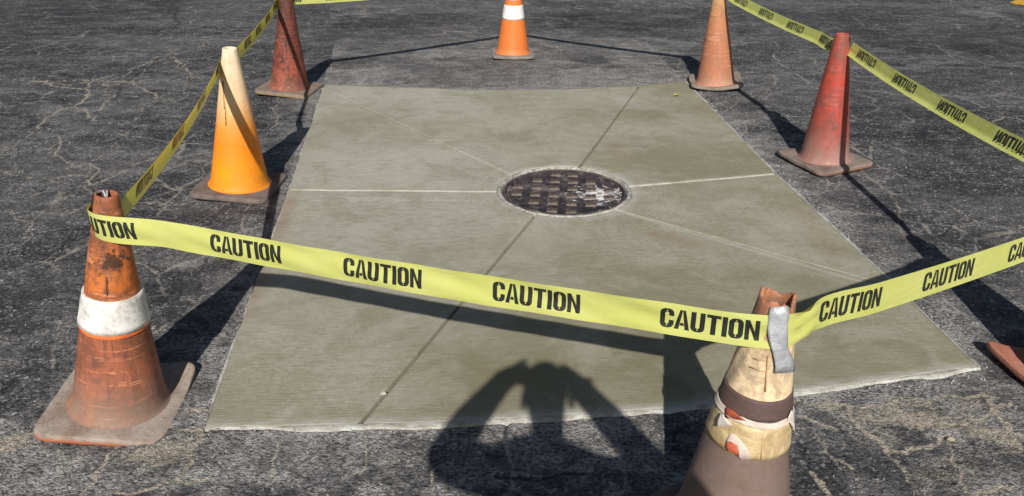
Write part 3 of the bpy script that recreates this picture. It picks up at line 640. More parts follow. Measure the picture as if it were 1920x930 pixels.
# 5: back right, faded peach
m5 = cone_material('faded_peach_plastic', [(0, (.44, .165, .085)), (.4, (.45, .165, .082)), (.75, (.50, .20, .085)), (.84, (.62, .36, .13)), (1, (.66, .44, .18))], .72, .5, (.3, .14, .08), .45, (.5, .33, .23), .22, .4, (.85, .4, .22), .25, .55)
b5 = dusty_material('curled_rubber_base', (.2, .16, .13), (.29, .245, .21))
c5 = make_cone('right_back', 1.541, 5.763, (-.055, 0), math.radians(-8), .72, m5, b5, 'faded peach cone with a curled grey base at the back right of the pad', seed=51, dent=.006,
               warp=lambda x, y, t: .022*abs(x/.2)**2 + .012, Rb=.14, half=.19)
# 6: right, red
m6 = cone_material('scuffed_red_plastic', [(0, (.24, .09, .07)), (.12, (.30, .065, .05)), (.4, (.40, .055, .038)), (.75, (.52, .048, .022)), (1, (.42, .075, .045))], .71, .5, (.14, .05, .045), .75, (.40, .25, .20), .36, .15, (.8, .3, .25), .3, .42)
b6 = dusty_material('worn_brown_base', (.17, .125, .1), (.27, .22, .185), (.22, .10, .07))
c6 = make_cone('right_mid', 1.753, 4.083, (-.03, 0), math.radians(21), .71, m6, b6, 'scuffed red cone with a dusty brown foot on the right side', seed=61, dent=.004, Rb=.131, half=.19,
               warp=lambda x, y, t: .025*max(0, -x/.2-.3))
# 7: front right, stripped yellow cone
m7 = cone_material('stripped_yellow_plastic', [(0, (.13, .085, .07)), (.34, (.15, .10, .085)), (.372, (.17, .11, .09)), (.378, (.66, .45, .17)), (.55, (.74, .55, .25)), (.80, (.80, .60, .33)), (.93, (.76, .52, .28)), (1, (.50, .22, .11))], .70, .35, (.34, .2, .08), .2, (.2, .15, .125), .3, .2, (.85, .65, .4), .3, .5)
b7 = dusty_material('dark_brown_base', (.11, .085, .075), (.19, .15, .13))
c7 = make_cone('front_right', .528, 1.385, (.025, .0), math.radians(30), .70, m7, b7, 'battered cream and brown cone with silver duct tape at the front right', seed=71, ragged=.05, dent=.012, Rb=.139, Rt=.036)
# 8: right edge of the frame
m8 = cone_material('faded_red_plastic', [(0, (.42, .14, .09)), (1, (.5, .12, .06))], .72, .4, (.15, .06, .05), .4)
b8 = dusty_material('faded_red_base', (.40, .15, .095), (.47, .22, .155), (.1, .06, .05))
c8 = make_cone('right_front', 1.835, 2.03, (-.065, .085), math.radians(8), .72, m8, b8, 'faded red cone base with a lifted edge at the right edge of the frame', seed=81, half=.2,
               warp=lambda x, y, t: .055*max(0, -x/.2-.25)*max(0, t-.4)*2)

# ------------------------------------------------------------------ extra marks on the front right cone
M_DUCT = None
def duct():
    t = NT('silver_duct_tape'); wv = t.noise(1, 2, .5, t.mapc((60, 60, 900))); cr = t.noise(38, 5, .6)
    col = t.mix(t.ramp(cr, .3, .7), (.34, .35, .365), (.56, .57, .59)); col = t.mix(t.ramp(wv, .45, .7, 0, .3), col, (.62, .63, .64))
    t.b.inputs['Metallic'].default_value = .35
    return t.done(col, .42, t.bump(t.math('ADD', cr, t.math('MULTIPLY', wv, .35)), .4, .004), .5)
M_DUCT = duct()
def cone_patch(c, name, px, off, mat, n=5, thick=.0012, wob=.0, seed=2):
    """sheet stuck on a cone; px = list of (left pixel, right pixel) rows from top to bottom"""
    rows = []
    for i, (a, b) in enumerate(px):
        for k in range(n):
            t = k/(n-1); p = on_cone(c, a[0]+(b[0]-a[0])*t, a[1]+(b[1]-a[1])*t, off)
            r = math.hypot(p.x, p.y)+.0005; w = wob*(random.Random(seed*99+i*13+k).random()-.5)
            rows.append((p.x*(1+w/r), p.y*(1+w/r), p.z))
    nr = len(px); outer = rows; back = [(x*(1-thick/math.hypot(x, y)), y*(1-thick/math.hypot(x, y)), z) for x, y, z in rows]
    f = grid_faces(nr, n); N0 = len(outer); f2 = [tuple(reversed([q+N0 for q in fc])) for fc in f]
    ed = [(i, i+1) for i in range(n-1)]+[((nr-1)*n+i+1, (nr-1)*n+i) for i in range(n-1)]+[((i+1)*n, i*n) for i in range(nr-1)]+[(i*n+n-1, (i+1)*n+n-1) for i in range(nr-1)]
    f3 = [(b, a, a+N0, b+N0) for a, b in ed]
    return mesh_obj(name, outer+back, f+f2+f3, mat, c.root)
zr = lambda x, y: on_cone(c7, x, y).z
f7 = zr(1420, 858)/.70
c7.body.data.materials[0] = cone_material('stripped_cream_plastic', [(0, (.17, .12, .10)), (f7-.05, (.19, .13, .11)), (f7+.075, (.20, .135, .115)), (f7+.085, (.74, .53, .26)), (.62, (.82, .62, .38)), (.80, (.84, .66, .42)), (.90, (.78, .54, .30)), (.94, (.24, .12, .08)), (1, (.46, .19, .10))], .70, .42, (.15, .09, .05), .5, (.25, .195, .17), .58, .06, (.34, .27, .22), .2, .5)
M_BROWN = cone_material('brown_glue_band', [(0, (.115, .07, .062)), (1, (.115, .07, .062))], .7, .4, (.07, .045, .04), .2, (.22, .16, .14), .5, .15, (.3, .24, .22), .2, .6)
band(c7, 'glue_band', zr(1425, 790), zr(1425, 752), .003, M_BROWN, amp=.002)
band(c7, 'paper_remnant', zr(1420, 799), zr(1425, 790), .004, plain('torn_white_paper', (.62, .53, .45), .85, .2), amp=.003, edge=.007, flare=.003)
band(c7, 'faded_band', zr(1420, 862), zr(1420, 803), .002, cone_material('faded_yellow_band', [(0, (.60, .47, .26)), (1, (.70, .56, .33))], .7, .5, (.33, .21, .09), .1, (.4, .3, .15), .3, .3, (.8, .65, .35), .3, .5), amp=.003)
M_PAPER = plain('torn_pink_paper', (.66, .52, .44), .85, .15); M_RED = plain('red_sticker', (.40, .09, .045), .6, .4)
cone_patch(c7, 'torn_sticker', [((1369, 812), (1374, 812)), ((1362, 824), (1386, 824)), ((1358, 838), (1400, 838)), ((1376, 850), (1406, 850)), ((1388, 862), (1407, 862))], .0045, M_PAPER, wob=.003)
cone_patch(c7, 'torn_sticker', [((1362, 829), (1370, 829)), ((1360, 838), (1383, 837)), ((1362, 845), (1386, 850)), ((1374, 850), (1386, 857))], .0085, M_RED, wob=.002, seed=5)
cone_patch(c7, 'torn_sticker', [((1361, 764), (1366, 764)), ((1359, 774), (1384, 778)), ((1356, 783), (1398, 789))], .0075, M_RED, wob=.002, seed=9)
for x0 in (1352, ):
    cone_patch(c7, 'paper_flap', [((1350, 776), (1356, 776)), ((1345, 788), (1358, 782)), ((1340, 800), (1372, 797))], .012, plain('white_flap_paper', (.66, .6, .54), .85, .1), wob=.004, seed=11)
cone_patch(c7, 'paper_flap', [((1484, 770), (1490, 770)), ((1478, 787), (1491, 788)), ((1486, 800), (1491, 812))], .010, plain('grey_flap_paper', (.62, .56, .5), .85, .1), wob=.004, seed=12)
M_SEAM = plain('seam_shadow_line', (.50, .34, .17), .7, .3)
for q in ([(1441, 668), (1438, 700), (1435, 735)], [(1431, 800), (1429, 830), (1427, 862)]):
    cone_patch(c7, 'mould_seam', [((x-1.4, y), (x+1.4, y)) for x, y in q], .0035, M_SEAM, 3)

M_DRIP = plain('brown_drip_stain', (.36, .22, .07), .7, .4)
for q in ([(418, 152), (419, 172), (420, 192), (421, 205)], [(422, 190), (423, 212), (424, 236)]):
    cone_patch(c2, 'dirt_streak', [((x-1.3, y), (x+1.2, y)) for x, y in q], .001, M_DRIP, 3, thick=.0006, wob=.0006)
M_BURN = plain('black_scorch', (.05, .03, .02), .85, .3)
for q in ([(200, 520), (200, 540), (201, 556)], ):
    cone_patch(c1, 'split_line', [((x-.9, y), (x+.9, y)) for x, y in q], .0012, M_BURN, 3, thick=.0006)
for q in ([(1405, 688), (1422, 694), (1440, 699)], [(1412, 672), (1424, 676), (1436, 677)]):
    cone_patch(c7, 'crease_line', [((x, y-.8), (x, y+.8)) for x, y in q], .0035, M_SEAM, 3, thick=.0006)

# ------------------------------------------------------------------ caution tape
M_TAPE = tape_material(); M_INK = plain('black_tape_ink', (.022, .024, .02), .35, .2, bump=.05)
TW = .076
class Ribbon:
    """a film strip along 3D points (each with an up vector); s in metres, v in -0.5..0.5"""
    def __init__(self, pts, ups, prof=None, step=.012):
        P = [Vector(p) for p in pts]; U = [Vector(u).normalized() for u in ups]
        dense, du = [], []
        for i in range(len(P)-1):
            p0 = P[i-1] if i else P[i]*2-P[i+1]; p3 = P[i+2] if i+2 < len(P) else P[i+1]*2-P[i]
            p1, p2 = P[i], P[i+1]; d1, d0, d2 = (p2-p1).length, (p1-p0).length, (p3-p2).length
            m1 = ((p1-p0)/max(d0, 1e-6)*d1+(p2-p1)/d1*d0)/(d0+d1)*d1; m2 = ((p2-p1)/d1*d2+(p3-p2)/max(d2, 1e-6)*d1)/(d1+d2)*d1
            n = max(2, int(d1/.006))
            for k in range(n):
                t = k/n; t2, t3 = t*t, t*t*t
                dense.append(p1*(2*t3-3*t2+1)+m1*(t3-2*t2+t)+p2*(-2*t3+3*t2)+m2*(t3-t2)); du.append(U[i].lerp(U[i+1], t*t*(3-2*t)))
        dense.append(P[-1]); du.append(U[-1])
        D = np.array(dense); c = np.concatenate([[0], np.cumsum(np.linalg.norm(np.diff(D, axis=0), axis=1))])
        self.L = c[-1]; self.c, self.D, self.U = c, D, np.array(du); self.prof = prof or (lambda s, v: (v*TW, 0.0)); self.step = step
        T = np.gradient(D, axis=0); self.T = T/np.linalg.norm(T, axis=1, keepdims=True)
    def frame(self, s):
        f = lambda A: np.array([np.interp(s, self.c, A[:, k]) for k in range(3)])
        t = f(self.T); u = f(self.U); t /= np.linalg.norm(t); u -= t*(u@t); u /= np.linalg.norm(u)
        return f(self.D), t, u, np.cross(t, u)
    def pt(self, s, v, off=0.0):
        p, t, u, n = self.frame(s); a, b = self.prof(s, v); a2, b2 = self.prof(s, v+.01)
        e = np.array([a2-a, b2-b]); e /= np.linalg.norm(e)
        return p+u*(a-e[1]*off)+n*(b+e[0]*off)
    def film(self, name, parent, nv=9):
        ns = max(4, int(self.L/self.step)); v = []
        for i in range(ns+1):
            for j in range(nv): v.append(tuple(self.pt(self.L*i/ns, -.5+j/(nv-1))))
        return mesh_obj(name, v, grid_faces(ns+1, nv), M_TAPE, parent)
# block letters as strips of (outer, inner) point pairs; unit height
SW = .215; LW = .60
def arc(cx, cy, rx, ry, a0, a1, n): return [(cx+rx*math.cos(math.radians(a0+(a1-a0)*k/n)), cy+ry*math.sin(math.radians(a0+(a1-a0)*k/n))) for k in range(n+1)]
def sub(a, b, n): return [(a[0]+(b[0]-a[0])*k/n, a[1]+(b[1]-a[1])*k/n) for k in range(n+1)]
def bar(a0, a1, b0, b1, n=5): return list(zip(sub(a0, a1, n), sub(b0, b1, n)))
def letter(ch):
    w, h, s = LW, 1.0, SW; ro, ri = .23, .085
    if ch == 'I': return [bar((0, 0), (0, 1), (s, 0), (s, 1))], s
    if ch == 'T': return [bar((0, 1), (w, 1), (0, 1-.17), (w, 1-.17)), bar((w/2-s/2, 0), (w/2-s/2, .83), (w/2+s/2, 0), (w/2+s/2, .83))], w
    if ch == 'N':
        return [bar((0, 0), (0, 1), (s*.86, 0), (s*.86, 1)), bar((w-s*.86, 0), (w-s*.86, 1), (w, 0), (w, 1)), bar((s*.86, 1), (w-s*.86, .0+.38), (s*.86, .62), (w-s*.86, 0))], w
    if ch == 'A':
        m = w/2; return [bar((-.03, 0), (m-.12, 1), (s*.9-.03, 0), (m, 1)), bar((w+.03-s*.9, 0), (m, 1), (w+.03, 0), (m+.12, 1)), bar((.21, .19), (w-.21, .19), (.235, .34), (w-.235, .34), 3)], w
    if ch == 'U':
        o = sub((0, 1), (0, ro), 4)[:-1]+arc(ro, ro, ro, ro, 180, 270, 5)+arc(w-ro, ro, ro, ro, 270, 360, 5)+sub((w, ro), (w, 1), 4)[1:]
        i = sub((s, 1), (s, s*.8+ri), 4)[:-1]+arc(s+ri, s*.8+ri, ri, ri, 180, 270, 5)+arc(w-s-ri, s*.8+ri, ri, ri, 270, 360, 5)+sub((w-s, s*.8+ri), (w-s, 1), 4)[1:]
        return [list(zip(o, i))], w
    q = s*.8
    top_o = arc(w-ro, 1-ro, ro, ro, 0, 90, 5)+arc(ro, 1-ro, ro, ro, 90, 180, 5); bot_o = arc(ro, ro, ro, ro, 180, 270, 5)+arc(w-ro, ro, ro, ro, 270, 360, 5)
    top_i = arc(w-s-ri, 1-q-ri, ri, ri, 0, 90, 5)+arc(s+ri, 1-q-ri, ri, ri, 90, 180, 5); bot_i = arc(s+ri, q+ri, ri, ri, 180, 270, 5)+arc(w-s-ri, q+ri, ri, ri, 270, 360, 5)
    if ch == 'C':
        o = sub((w, .63), (w, 1-ro), 2)[:-1]+top_o+sub((0, 1-ro), (0, ro), 4)[1:-1]+bot_o+sub((w, ro), (w, .39), 2)[1:]
        i = sub((w-s, .63), (w-s, 1-q-ri), 2)[:-1]+top_i+sub((s, 1-q-ri), (s, q+ri), 4)[1:-1]+bot_i+sub((w-s, q+ri), (w-s, .39), 2)[1:]
        return [list(zip(o, i))], w
    o = sub((w, .5), (w, 1-ro), 2)[:-1]+top_o+sub((0, 1-ro), (0, ro), 4)[1:-1]+bot_o+sub((w, ro), (w, .5), 2)[1:]
    i = sub((w-s, .5), (w-s, 1-q-ri), 2)[:-1]+top_i+sub((s, 1-q-ri), (s, q+ri), 4)[1:-1]+bot_i+sub((w-s, q+ri), (w-s, .5), 2)[1:]
    return [list(zip(o, i))], w
WORD_W = 6*LW+SW+6*.06
def word(rb, s0, parent, hl=.048, wl=.205, vc=.02):
    """prints CAUTION on both faces of the film, clipped to its length"""
    sx = wl/WORD_W; v = []; f = []
    for off in (.0007, -.0007):
        x = 0
        for ch in 'CAUTION':
            strips, w = letter(ch)
            for si, st in enumerate(strips):
                b = len(v); row = 3
                for (o, i) in st:
                    for k in range(row):
                        t = k/(row-1); lx = o[0]+(i[0]-o[0])*t; ly = o[1]+(i[1]-o[1])*t
                        s = min(max(s0+(x+lx)*sx, 0), rb.L)
                        v.append(tuple(rb.pt(s, vc+(ly-.5)*hl/TW, off*(1+.25*si))))
                n = len(st)
                for a in range(n-1):
                    for k in range(row-1):
                        q = (b+a*row+k, b+a*row+k+1, b+(a+1)*row+k+1, b+(a+1)*row+k)
                        if len({tuple(round(z, 5) for z in v[m]) for m in q}) == 4: f.append(q)
            x += w+.06
    if f: mesh_obj('lettering', v, f, M_INK, parent, False)
TAPES = 'caution tape spans strung between the cones'
def s_at(rb, base, px):
    """position along a film that is seen at column px of the photograph"""
    best = (9e9, 0)
    for k in range(401):
        s = rb.L*k/400; p, t = rb.frame(s)[:2]; d = Vector(p)+base-CO; w = d.dot(CF)
        if w < .1: continue
        x = 960+FPX*d.dot(CR)/w; e = abs(x-px)
        if e < best[0]: best = (e, s)
    return best[1]
def span(label, pts, ups, px0, n0, pitch=.392, prof=None, wl=.205, vc=.02, step=.012, px1=None, n1=0, early=0):
    """px0: column where the capital C number n0 stands; with px1/n1 the pitch is taken from two words"""
    root = empty('caution_tape', tuple(pts[0]), label=label, cat='caution tape', group=TAPES)
    base = Vector(pts[0]); rb = Ribbon([Vector(p)-base for p in pts], ups, prof, step)
    rb.film('film', root)
    s0 = s_at(rb, base, px0)
    if px1 is not None: pitch = (s_at(rb, base, px1)-s0)/(n1-n0)
    s = s0-pitch*n0
    while s > 0: s -= pitch
    if early: word(rb, s0-pitch-early, root, wl=wl, vc=vc); s = s0
    while s < rb.L-.01:
        if s+wl > .02: word(rb, s, root, wl=wl, vc=vc)
        s += pitch
    return rb
def around(c, z, off, a0, a1, n=7):
    """points round a cone at height z (cone space) from angle a0 to a1, in world space"""
    out = []
    for k in range(n):
        a = math.radians(a0+(a1-a0)*k/(n-1)); r = c.R(z)+off
        out.append(c.M @ Vector((r*math.cos(a), r*math.sin(a), z)))
    return out
UP = Vector((0, 0, 1))
def slopeup(c, a, k=1.0):
    s = (c.Rb-c.Rt)/(c.H-.03)*k; return Vector((-s*math.cos(math.radians(a)), -s*math.sin(math.radians(a)), 1))
def strung(A, B, sag, n=9):
    return [A.lerp(B, k/(n-1))-UP*(sag*4*(k/(n-1))*(1-k/(n-1))) for k in range(n)]
def find_z(c, px, py, ex=0):  # height on a cone's axis seen at image row py
    lo, hi = .1, .9
    for _ in range(40):
        m = (lo+hi)/2; p = c.M @ Vector((0, 0, m)); d = p-CO
        y = 465+FPX*d.dot(CD)/d.dot(CF)
        if y > py: lo = m
        else: hi = m
    return lo
# front span: wraps the left of cone 1, runs to the duct tape on cone 7
z1 = find_z(c1, 200, 409); z7 = find_z(c7, 1450, 624)
w1 = around(c1, z1, .004, 130, 215, 6)
end7 = c7.M @ on_cone(c7, 1462, 624, .004); pre7 = c7.M @ on_cone(c7, 1436, 622, .004)
A = w1[-1]; mid = strung(A, pre7, .014, 8)
front_prof = lambda s, v: (v*TW, .0014*math.sin(s*8.3+v*2)+.0022*math.sin(v*6.5+s*3.1)+.0012*math.sin(s*31+v*9))
rb_front = span('yellow caution tape stretched across the front from left cone to taped cone', w1+mid[1:]+[end7], [slopeup(c1, 180)]*5+[UP+Vector((0, .05, 0))]*9, 395, 0, px1=1237, n1=3, early=.048, prof=front_prof)
# front right span: from cone 7 to cone 8
st7 = c7.M @ on_cone(c7, 1466, 622, .005); o7 = c7.M @ on_cone(c7, 1482, 620, .006)
z8 = .585; e8 = around(c8, z8, .004, -115, -20, 5)
right_pts = [st7, o7+Vector((.012, .006, 0))]+strung(o7+Vector((.06, .045, .004)), e8[0], .012, 7)+e8[1:]
span('yellow caution tape from the taped front cone to the right frame edge', right_pts, [UP+Vector((0, .1, 0))]*len(right_pts), 1536, 0, px1=1731, n1=1,
     prof=lambda s, v: (v*TW*(1-.22*math.exp(-((s-.075)/.02)**2)*(1 if v > 0 else .2)), .010*math.exp(-((s-.07)/.03)**2)*math.sin(v*14)))
# left spans (we look at their inner face): cone 3 -> cone 2 -> cone 1
def dir_up(tilt): return (UP+tilt).normalized()
z2 = find_z(c2, 432, 128); z3 = find_z(c3, 537, 8)
p3 = around(c3, z3, .004, 100, 180, 4); p2a = around(c2, z2+.008, .004, 80, 180, 5); 
curl = lambda s, v: (v*TW, .006*math.cos(v*3.1))
span('yellow caution tape running from the dark red cone to the bleached orange cone', p3+strung(p3[-1], p2a[2], .02, 8)[1:-1]+p2a[2:], [dir_up(Vector((.12, 0, 0)))]*(len(p3)+6+3), 472, 0, prof=curl)
p2b = around(c2, z2, .005, 178, 200, 3); p1b = around(c1, .660, .006, 62, 62, 2)[0]
pp = p2b+strung(p2b[-1], p1b, .035, 9)[1:]
span('yellow caution tape sagging between the bleached orange cone and the rust orange cone', pp, [dir_up(Vector((.25, 0, 0)))]*3+[dir_up(Vector((.30, .0, 0)))]*8, 388, 0, prof=curl, px1=290, n1=2)
# far spans: cone 5 -> cone 4 -> cone 3
z5 = .665; z4 = .655
p5 = around(c5, z5, .004, 90, 90, 2)[0]; p4 = around(c4, z4, .004, 90, 90, 2)[0]; p3b = around(c3, z3+.028, .005, 80, 80, 2)[0]
span('far caution tape leading left from the banded cone to the dark red cone', strung(p4, p3b, .03, 9), [UP]*9, 660, 0)
span('far caution tape leading right from the banded cone to the peach cone', strung(p5, p4, .03, 9), [UP]*9, 1200, 0)
# right spans: cone 8 -> cone 6 -> cone 5, film folded along its lower edge
z6 = find_z(c6, 1580, 92)
p8 = around(c8, .62, .006, 0, 60, 3); p6 = around(c6, z6, .005, -10, 70, 4)
def fold(s, v):
    k = -.16
    if v >= k: return (v*TW, .004*math.cos((v-k)*4))
    d = k-v; return (k*TW-d*TW*.45, .004+d*TW*.82)
foldb = lambda s, v: (lambda q: (q[0], -q[1]))(fold(s, v))
ptsR = p8+strung(p8[-1], p6[0], .03, 9)[1:]
span('folded caution tape sagging from the red cone down to the right frame edge', ptsR, [dir_up(Vector((.12, 0, 0)))]*len(ptsR), 1810, 0, prof=foldb, vc=.06, px1=1640, n1=2)
p5r = around(c5, z5, .004, 0, 60, 3)
ptsR2 = p6[1:]+strung(p6[-1], p5r[0], .015, 8)[1:]+p5r[1:]
span('caution tape running between the red cone and the peach cone', ptsR2, [dir_up(Vector((.12, 0, 0)))]*len(ptsR2), 1568, 0, prof=foldb, vc=.06, px1=1449, n1=2)

# duct tape over the tape ends on cone 7, and the scraps on cones 1 and 6
cone_patch(c7, 'duct_tape', [((1444, 577), (1478, 574)), ((1441, 592), (1480, 590)), ((1439, 608), (1478, 607)), ((1440, 625), (1477, 624)), ((1442, 640), (1477, 640)), ((1446, 652), (1478, 650)), ((1449, 662), (1482, 661)), ((1452, 675), (1487, 673)), ((1454, 688), (1490, 685)), ((1453, 701), (1491, 697))], .0095, M_DUCT, 9, wob=.0030, seed=4)
def scrap(c, name, zc, a0, a1, z0, z1, fold_in=True):
    v = []; n = 10; zs = [z0, (z0+z1)/2, z1]
    rnd = random.Random(5)
    for z in zs:
        for k in range(n):
            a = math.radians(a0+(a1-a0)*k/(n-1)); r = c.R(min(z, c.H))+.005+rnd.uniform(-.002, .002); v.append((r*math.cos(a), r*math.sin(a), z+rnd.uniform(-.003, .003)))
    for q, dz in ((.55, .004), (.2, -.012)):
        for k in range(n):
            a = math.radians(a0+(a1-a0)*k/(n-1)); r = c.R(c.H)*q+rnd.uniform(-.003, .003); v.append((r*math.cos(a), r*math.sin(a), z1+dz+rnd.uniform(-.006, .006)))
    return mesh_obj(name, v, grid_faces(5, n), M_DUCT, c.root)
scrap(c1, 'duct_tape', 0, 100, 188, .61, .716); scrap(c6, 'duct_tape', 0, -30, 60, .66, .695)

# ------------------------------------------------------------------ small things lying about
def chips(name, n, area, size, mat, label, cat, seed, zf=0.003):
    r = random.Random(seed); v = []; f = []
    for _ in range(n):
        px, py = area(r); p = G(px, py); s = r.uniform(*size)*(1+.12*p.y)
        b = len(v); a0 = r.uniform(0, 6.28)
        for k in range(5):
            a = a0+k*1.2566; q = s*r.uniform(.6, 1.1); v.append((p.x+q*math.cos(a), p.y+q*math.sin(a), -.001))
        for k in range(5):
            a = a0+k*1.2566; q = s*r.uniform(.3, .7); v.append((p.x+q*math.cos(a), p.y+q*math.sin(a), zf+s*r.uniform(.3, .8)))
        for k in range(5): f.append((b+k, b+(k+1) % 5, b+5+(k+1) % 5, b+5+k))
        f.append(tuple(b+5+k for k in range(5)))
    o = mesh_obj(name, v, f, mat, None, False); return props(o, label, cat, kind='stuff')
def outside(r):
    while True:
        px, py = r.uniform(-60, 1980), 930*r.random()**1.0
        p = G(px, py)
        if not inside_pad(np.array([p.x]), np.array([p.y]))[0]: return px, py
M_CHIP = plain('pale_stone_chip', (.30, .285, .26), .8, .45, 90)
chips('loose_grit', 420, outside, (.001, .003), M_CHIP, 'pale grit and stone chips scattered over the dark asphalt', None, 4)
def edge_area(r):
    t = r.random(); e = near_edge if r.random() < .5 else right_edge; k = r.randrange(len(e)-1); q = e[k]*(1-t)+e[k+1]*t
    p = Vector((q[0]+r.gauss(.02, .035), q[1]-abs(r.gauss(0, .03)), 0)); d = p-CO
    return 960+FPX*d.dot(CR)/d.dot(CF), 465+FPX*d.dot(CD)/d.dot(CF)
chips('mortar_crumbs', 240, edge_area, (.0008, .003), M_MORT, 'pale mortar crumbs broken off along the pad edges', None, 9)
def leaf(px, py, L, W_, ang, col, label):
    p = G(px, py, .008); v = []; n = 7
    for i in range(n):
        t = i/(n-1); w = W_*math.sin(math.pi*min(1, t*.96+.02))**.8
        for s in (-1, 0, 1): v.append(((t-.5)*L, s*w, .004+.006*abs(s)+.008*math.sin(t*3)))
    o = mesh_obj('leaf', v, grid_faces(n, 3), plain('leaf_skin', col, .5, .2), None); o.location = p; o.rotation_euler = (0, 0, ang)
    return props(o, label, 'leaf')
leaf(1268, 181, .045, .014, .3, (.55, .52, .03), 'small yellow green leaf near the far right corner of the pad')
def flake(px, py, s, label, seed, col=(.62, .58, .5)):
    r = random.Random(seed); p = G(px, py, .007); n = 7
    v = [(0, 0, .004)]+[(s*r.uniform(.5, 1.1)*math.cos(k*6.283/n), s*r.uniform(.4, .8)*math.sin(k*6.283/n), r.uniform(.001, .006)) for k in range(n)]
    o = mesh_obj('paper_scrap', v, [(0, 1+k, 1+(k+1) % n) for k in range(n)], plain('scrap_paper', col, .8, .15), None); o.location = p
    return props(o, label, 'scrap')
flake(718, 739, .012, 'tiny pale scrap lying in the joint near the front edge of the pad', 2)
flake(806, 305, .022, 'white scrap on the concrete left of the manhole', 3)
flake(807, 264, .014, 'white speck on the concrete beyond the left joint', 4)
flake(1783, 826, .014, 'tan scrap on the sandy asphalt at the lower right', 5, (.5, .42, .3))
# painted yellow mark at the far right corner
def paint():
    pts = [G(1893, 6), G(1903, 2), G(1925, -2), G(1990, -10), G(2000, 4), G(1950, 10), G(1920, 11), G(1900, 9)]
    o = mesh_obj('yellow_marking', [(p.x, p.y, .009) for p in pts], [tuple(range(len(pts)))], plain('yellow_road_paint', (.62, .34, .03), .7, .25), None, False)
    return props(o, 'worn yellow paint mark on the asphalt in the far right corner', kind='structure')
paint()

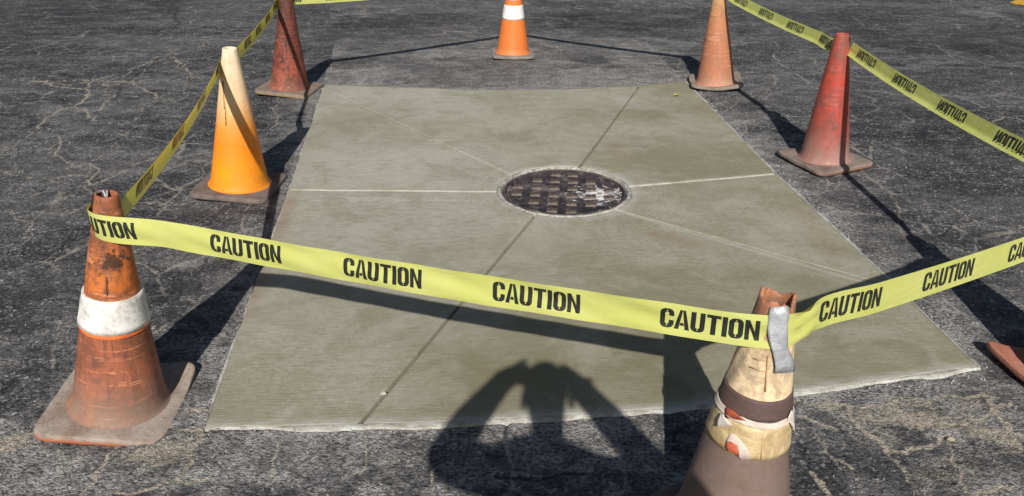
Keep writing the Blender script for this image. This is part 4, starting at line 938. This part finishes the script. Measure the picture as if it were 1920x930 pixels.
# ------------------------------------------------------------------ the photographer, whose shadow falls on the pad
def person():
    root = empty('person', (0, -.3, 0), label='person in dark clothes raising a phone with both hands behind the front tape', cat='person')
    skin = plain('skin', (.45, .27, .19), .55, .08); shirt = plain('dark_blue_shirt', (.04, .05, .08), .85, .2); jeans = plain('grey_jeans', (.09, .1, .12), .85, .2); shoe = plain('black_shoe', (.02, .02, .02), .5, .1)
    J = {  # joint: (x, y, z, rx, ry)
        'pelvis': (.045, -.27, .90, .15, .11), 'waist': (.045, -.27, 1.04, .135, .10), 'chest': (.045, -.26, 1.22, .155, .105), 'upper': (.045, -.255, 1.345, .12, .085), 'neck': (.045, -.235, 1.43, .052, .054), 'jaw': (.043, -.215, 1.50, .058, .068), 'skull': (.038, -.22, 1.585, .076, .090), 'crown': (.028, -.23, 1.640, .078, .075),
        'shl': (-.115, -.25, 1.352, .066, .066), 'ell': (-.258, -.115, 1.280, .076, .076), 'wrl': (-.112, -.055, 1.490, .040, .040), 'pll': (-.062, -.042, 1.518, .034, .042),
        'shr': (.205, -.25, 1.325, .064, .064), 'elr': (.388, -.12, 1.200, .060, .060), 'wrr': (.172, -.055, 1.452, .048, .048), 'plr': (.142, -.042, 1.497, .026, .036),
        'hil': (-.045, -.27, .86, .095, .095), 'knl': (-.065, -.255, .49, .062, .065), 'anl': (-.075, -.29, .10, .043, .045), 'tol': (-.095, -.13, .045, .045, .035),
        'hir': (.135, -.27, .86, .095, .095), 'knr': (.16, -.25, .49, .062, .065), 'anr': (.175, -.29, .10, .043, .045), 'tor': (.2, -.13, .045, .045, .035)}
    E = [('pelvis', 'waist'), ('waist', 'chest'), ('chest', 'upper'), ('upper', 'neck'), ('neck', 'jaw'), ('jaw', 'skull'), ('skull', 'crown'), ('upper', 'shl'), ('shl', 'ell'), ('ell', 'wrl'), ('wrl', 'pll'), ('upper', 'shr'), ('shr', 'elr'), ('elr', 'wrr'), ('wrr', 'plr'),
         ('pelvis', 'hil'), ('hil', 'knl'), ('knl', 'anl'), ('anl', 'tol'), ('pelvis', 'hir'), ('hir', 'knr'), ('knr', 'anr'), ('anr', 'tor')]
    # five fingers on each hand, four curling behind the phone, the thumb on its near face
    for side, sx in (('l', 1), ('r', -1)):
        bx = J['pl'+side]
        for k, (dz, ln) in enumerate(((.030, .95), (.011, 1.05), (-.008, 1.0), (-.026, .8))):
            a = (bx[0]+sx*.012, bx[1]+.012, bx[2]+dz, .0095, .0095); b = (bx[0]+sx*.030*ln, bx[1]+.027, bx[2]+dz*1.05+.004, .0085, .0085); c = (bx[0]+sx*.052*ln, bx[1]+.0285, bx[2]+dz*1.05+.006, .007, .007)
            for nm, q in (('a', a), ('b', b), ('c', c)): J[f'f{side}{k}{nm}'] = q
            E += [('pl'+side, f'f{side}{k}a'), (f'f{side}{k}a', f'f{side}{k}b'), (f'f{side}{k}b', f'f{side}{k}c')]
        J[f't{side}a'] = (bx[0]+sx*.004, bx[1]-.012, bx[2]-.022, .011, .011); J[f't{side}b'] = (bx[0]+sx*.026, bx[1]-.002, bx[2]-.014, .0095, .0095); J[f't{side}c'] = (bx[0]+sx*.048, bx[1]+.004, bx[2]-.006, .008, .008)
        E += [('wr'+side, f't{side}a'), (f't{side}a', f't{side}b'), (f't{side}b', f't{side}c')]
    names = list(J); me = bpy.data.meshes.new('body'); me.from_pydata([(J[n][0], J[n][1]+.3, J[n][2]) for n in names], [(names.index(a), names.index(b)) for a, b in E], [])
    o = link(bpy.data.objects.new('body', me)); bpy.context.view_layer.objects.active = o
    md = o.modifiers.new('skin', 'SKIN'); md.use_smooth_shade = True
    for i, n in enumerate(names):
        sv = me.skin_vertices[0].data[i]; sv.radius = (J[n][3], J[n][4]); sv.use_root = (n == 'pelvis')
    o.modifiers.new('sub', 'SUBSURF').levels = 2; o.modifiers['sub'].render_levels = 2
    dg = bpy.context.evaluated_depsgraph_get(); fin = bpy.data.meshes.new_from_object(o.evaluated_get(dg)); bpy.data.objects.remove(o)
    fin.materials.clear()
    for m in (skin, shirt, jeans, shoe): fin.materials.append(m)
    for p in fin.polygons:
        c = p.center; p.use_smooth = True
        forearm = c.y > .175 and c.z > 1.1
        p.material_index = 3 if c.z < .09 else 2 if c.z < .93 else 0 if (c.z > 1.425 or forearm) else 1
    b = bpy.data.objects.new('body', fin); link(b, root)
    # hair cap, nose, ears, eyes
    def ell(name, ctr, rad, mat, cut=None, n=20, m=12):
        v = []; 
        for i in range(m+1):
            th = math.pi*i/m
            for j in range(n):
                ph = 2*math.pi*j/n; q = [ctr[0]+rad[0]*math.sin(th)*math.cos(ph), ctr[1]+rad[1]*math.sin(th)*math.sin(ph), ctr[2]+rad[2]*math.cos(th)]
                if cut: q = cut(q)
                v.append(q)
        return mesh_obj(name, v, grid_faces(m+1, n, True), mat, root)
    hair = plain('dark_hair', (.03, .02, .015), .6, .3)
    ell('hair', (.045, .065, 1.605), (.072, .096, .088), hair, lambda q: [q[0]-.006, min(q[1], .150-.9*max(0, 1.66-q[2])), max(q[2], 1.585)])
    ell('nose', (.045, .168, 1.545), (.012, .020, .022), skin); ell('mouth', (.045, .150, 1.505), (.022, .010, .005), plain('lips', (.4, .17, .14), .5, .1))
    for s in (-1, 1):
        ell('ear', (.045+s*.074, .075, 1.555), (.010, .02, .032), skin); ell('eye', (.045+s*.03, .150, 1.572), (.012, .012, .008), plain('eye_white', (.7, .7, .68), .3, .05))
    ph = empty('smartphone', (.030, -.018, 1.497), label='black smartphone held sideways in both hands of the photographer', cat='phone')
    def rbox(name, hx, hy, hz, mat, loc=(0, 0, 0)):
        bm = bmesh.new(); bmesh.ops.create_cube(bm, size=2, matrix=Matrix.Diagonal((hx, hy, hz, 1))); bmesh.ops.bevel(bm, geom=bm.edges[:], offset=min(hx, hy, hz)*.6, segments=2, affect='EDGES')
        me = bpy.data.meshes.new(name); bm.to_mesh(me); bm.free(); me.materials.append(mat); ob = link(bpy.data.objects.new(name, me), ph); ob.location = loc; return ob
    rbox('case', .076, .004, .036, plain('phone_black', (.015, .015, .016), .3, .1)); rbox('screen', .070, .001, .032, plain('phone_glass', (.02, .02, .025), .08, .05), (0, -.0048, 0))
    rbox('camera_bump', .012, .0015, .012, plain('lens_surround', (.01, .01, .01), .2, .1), (-.030, .0052, .003))
person()
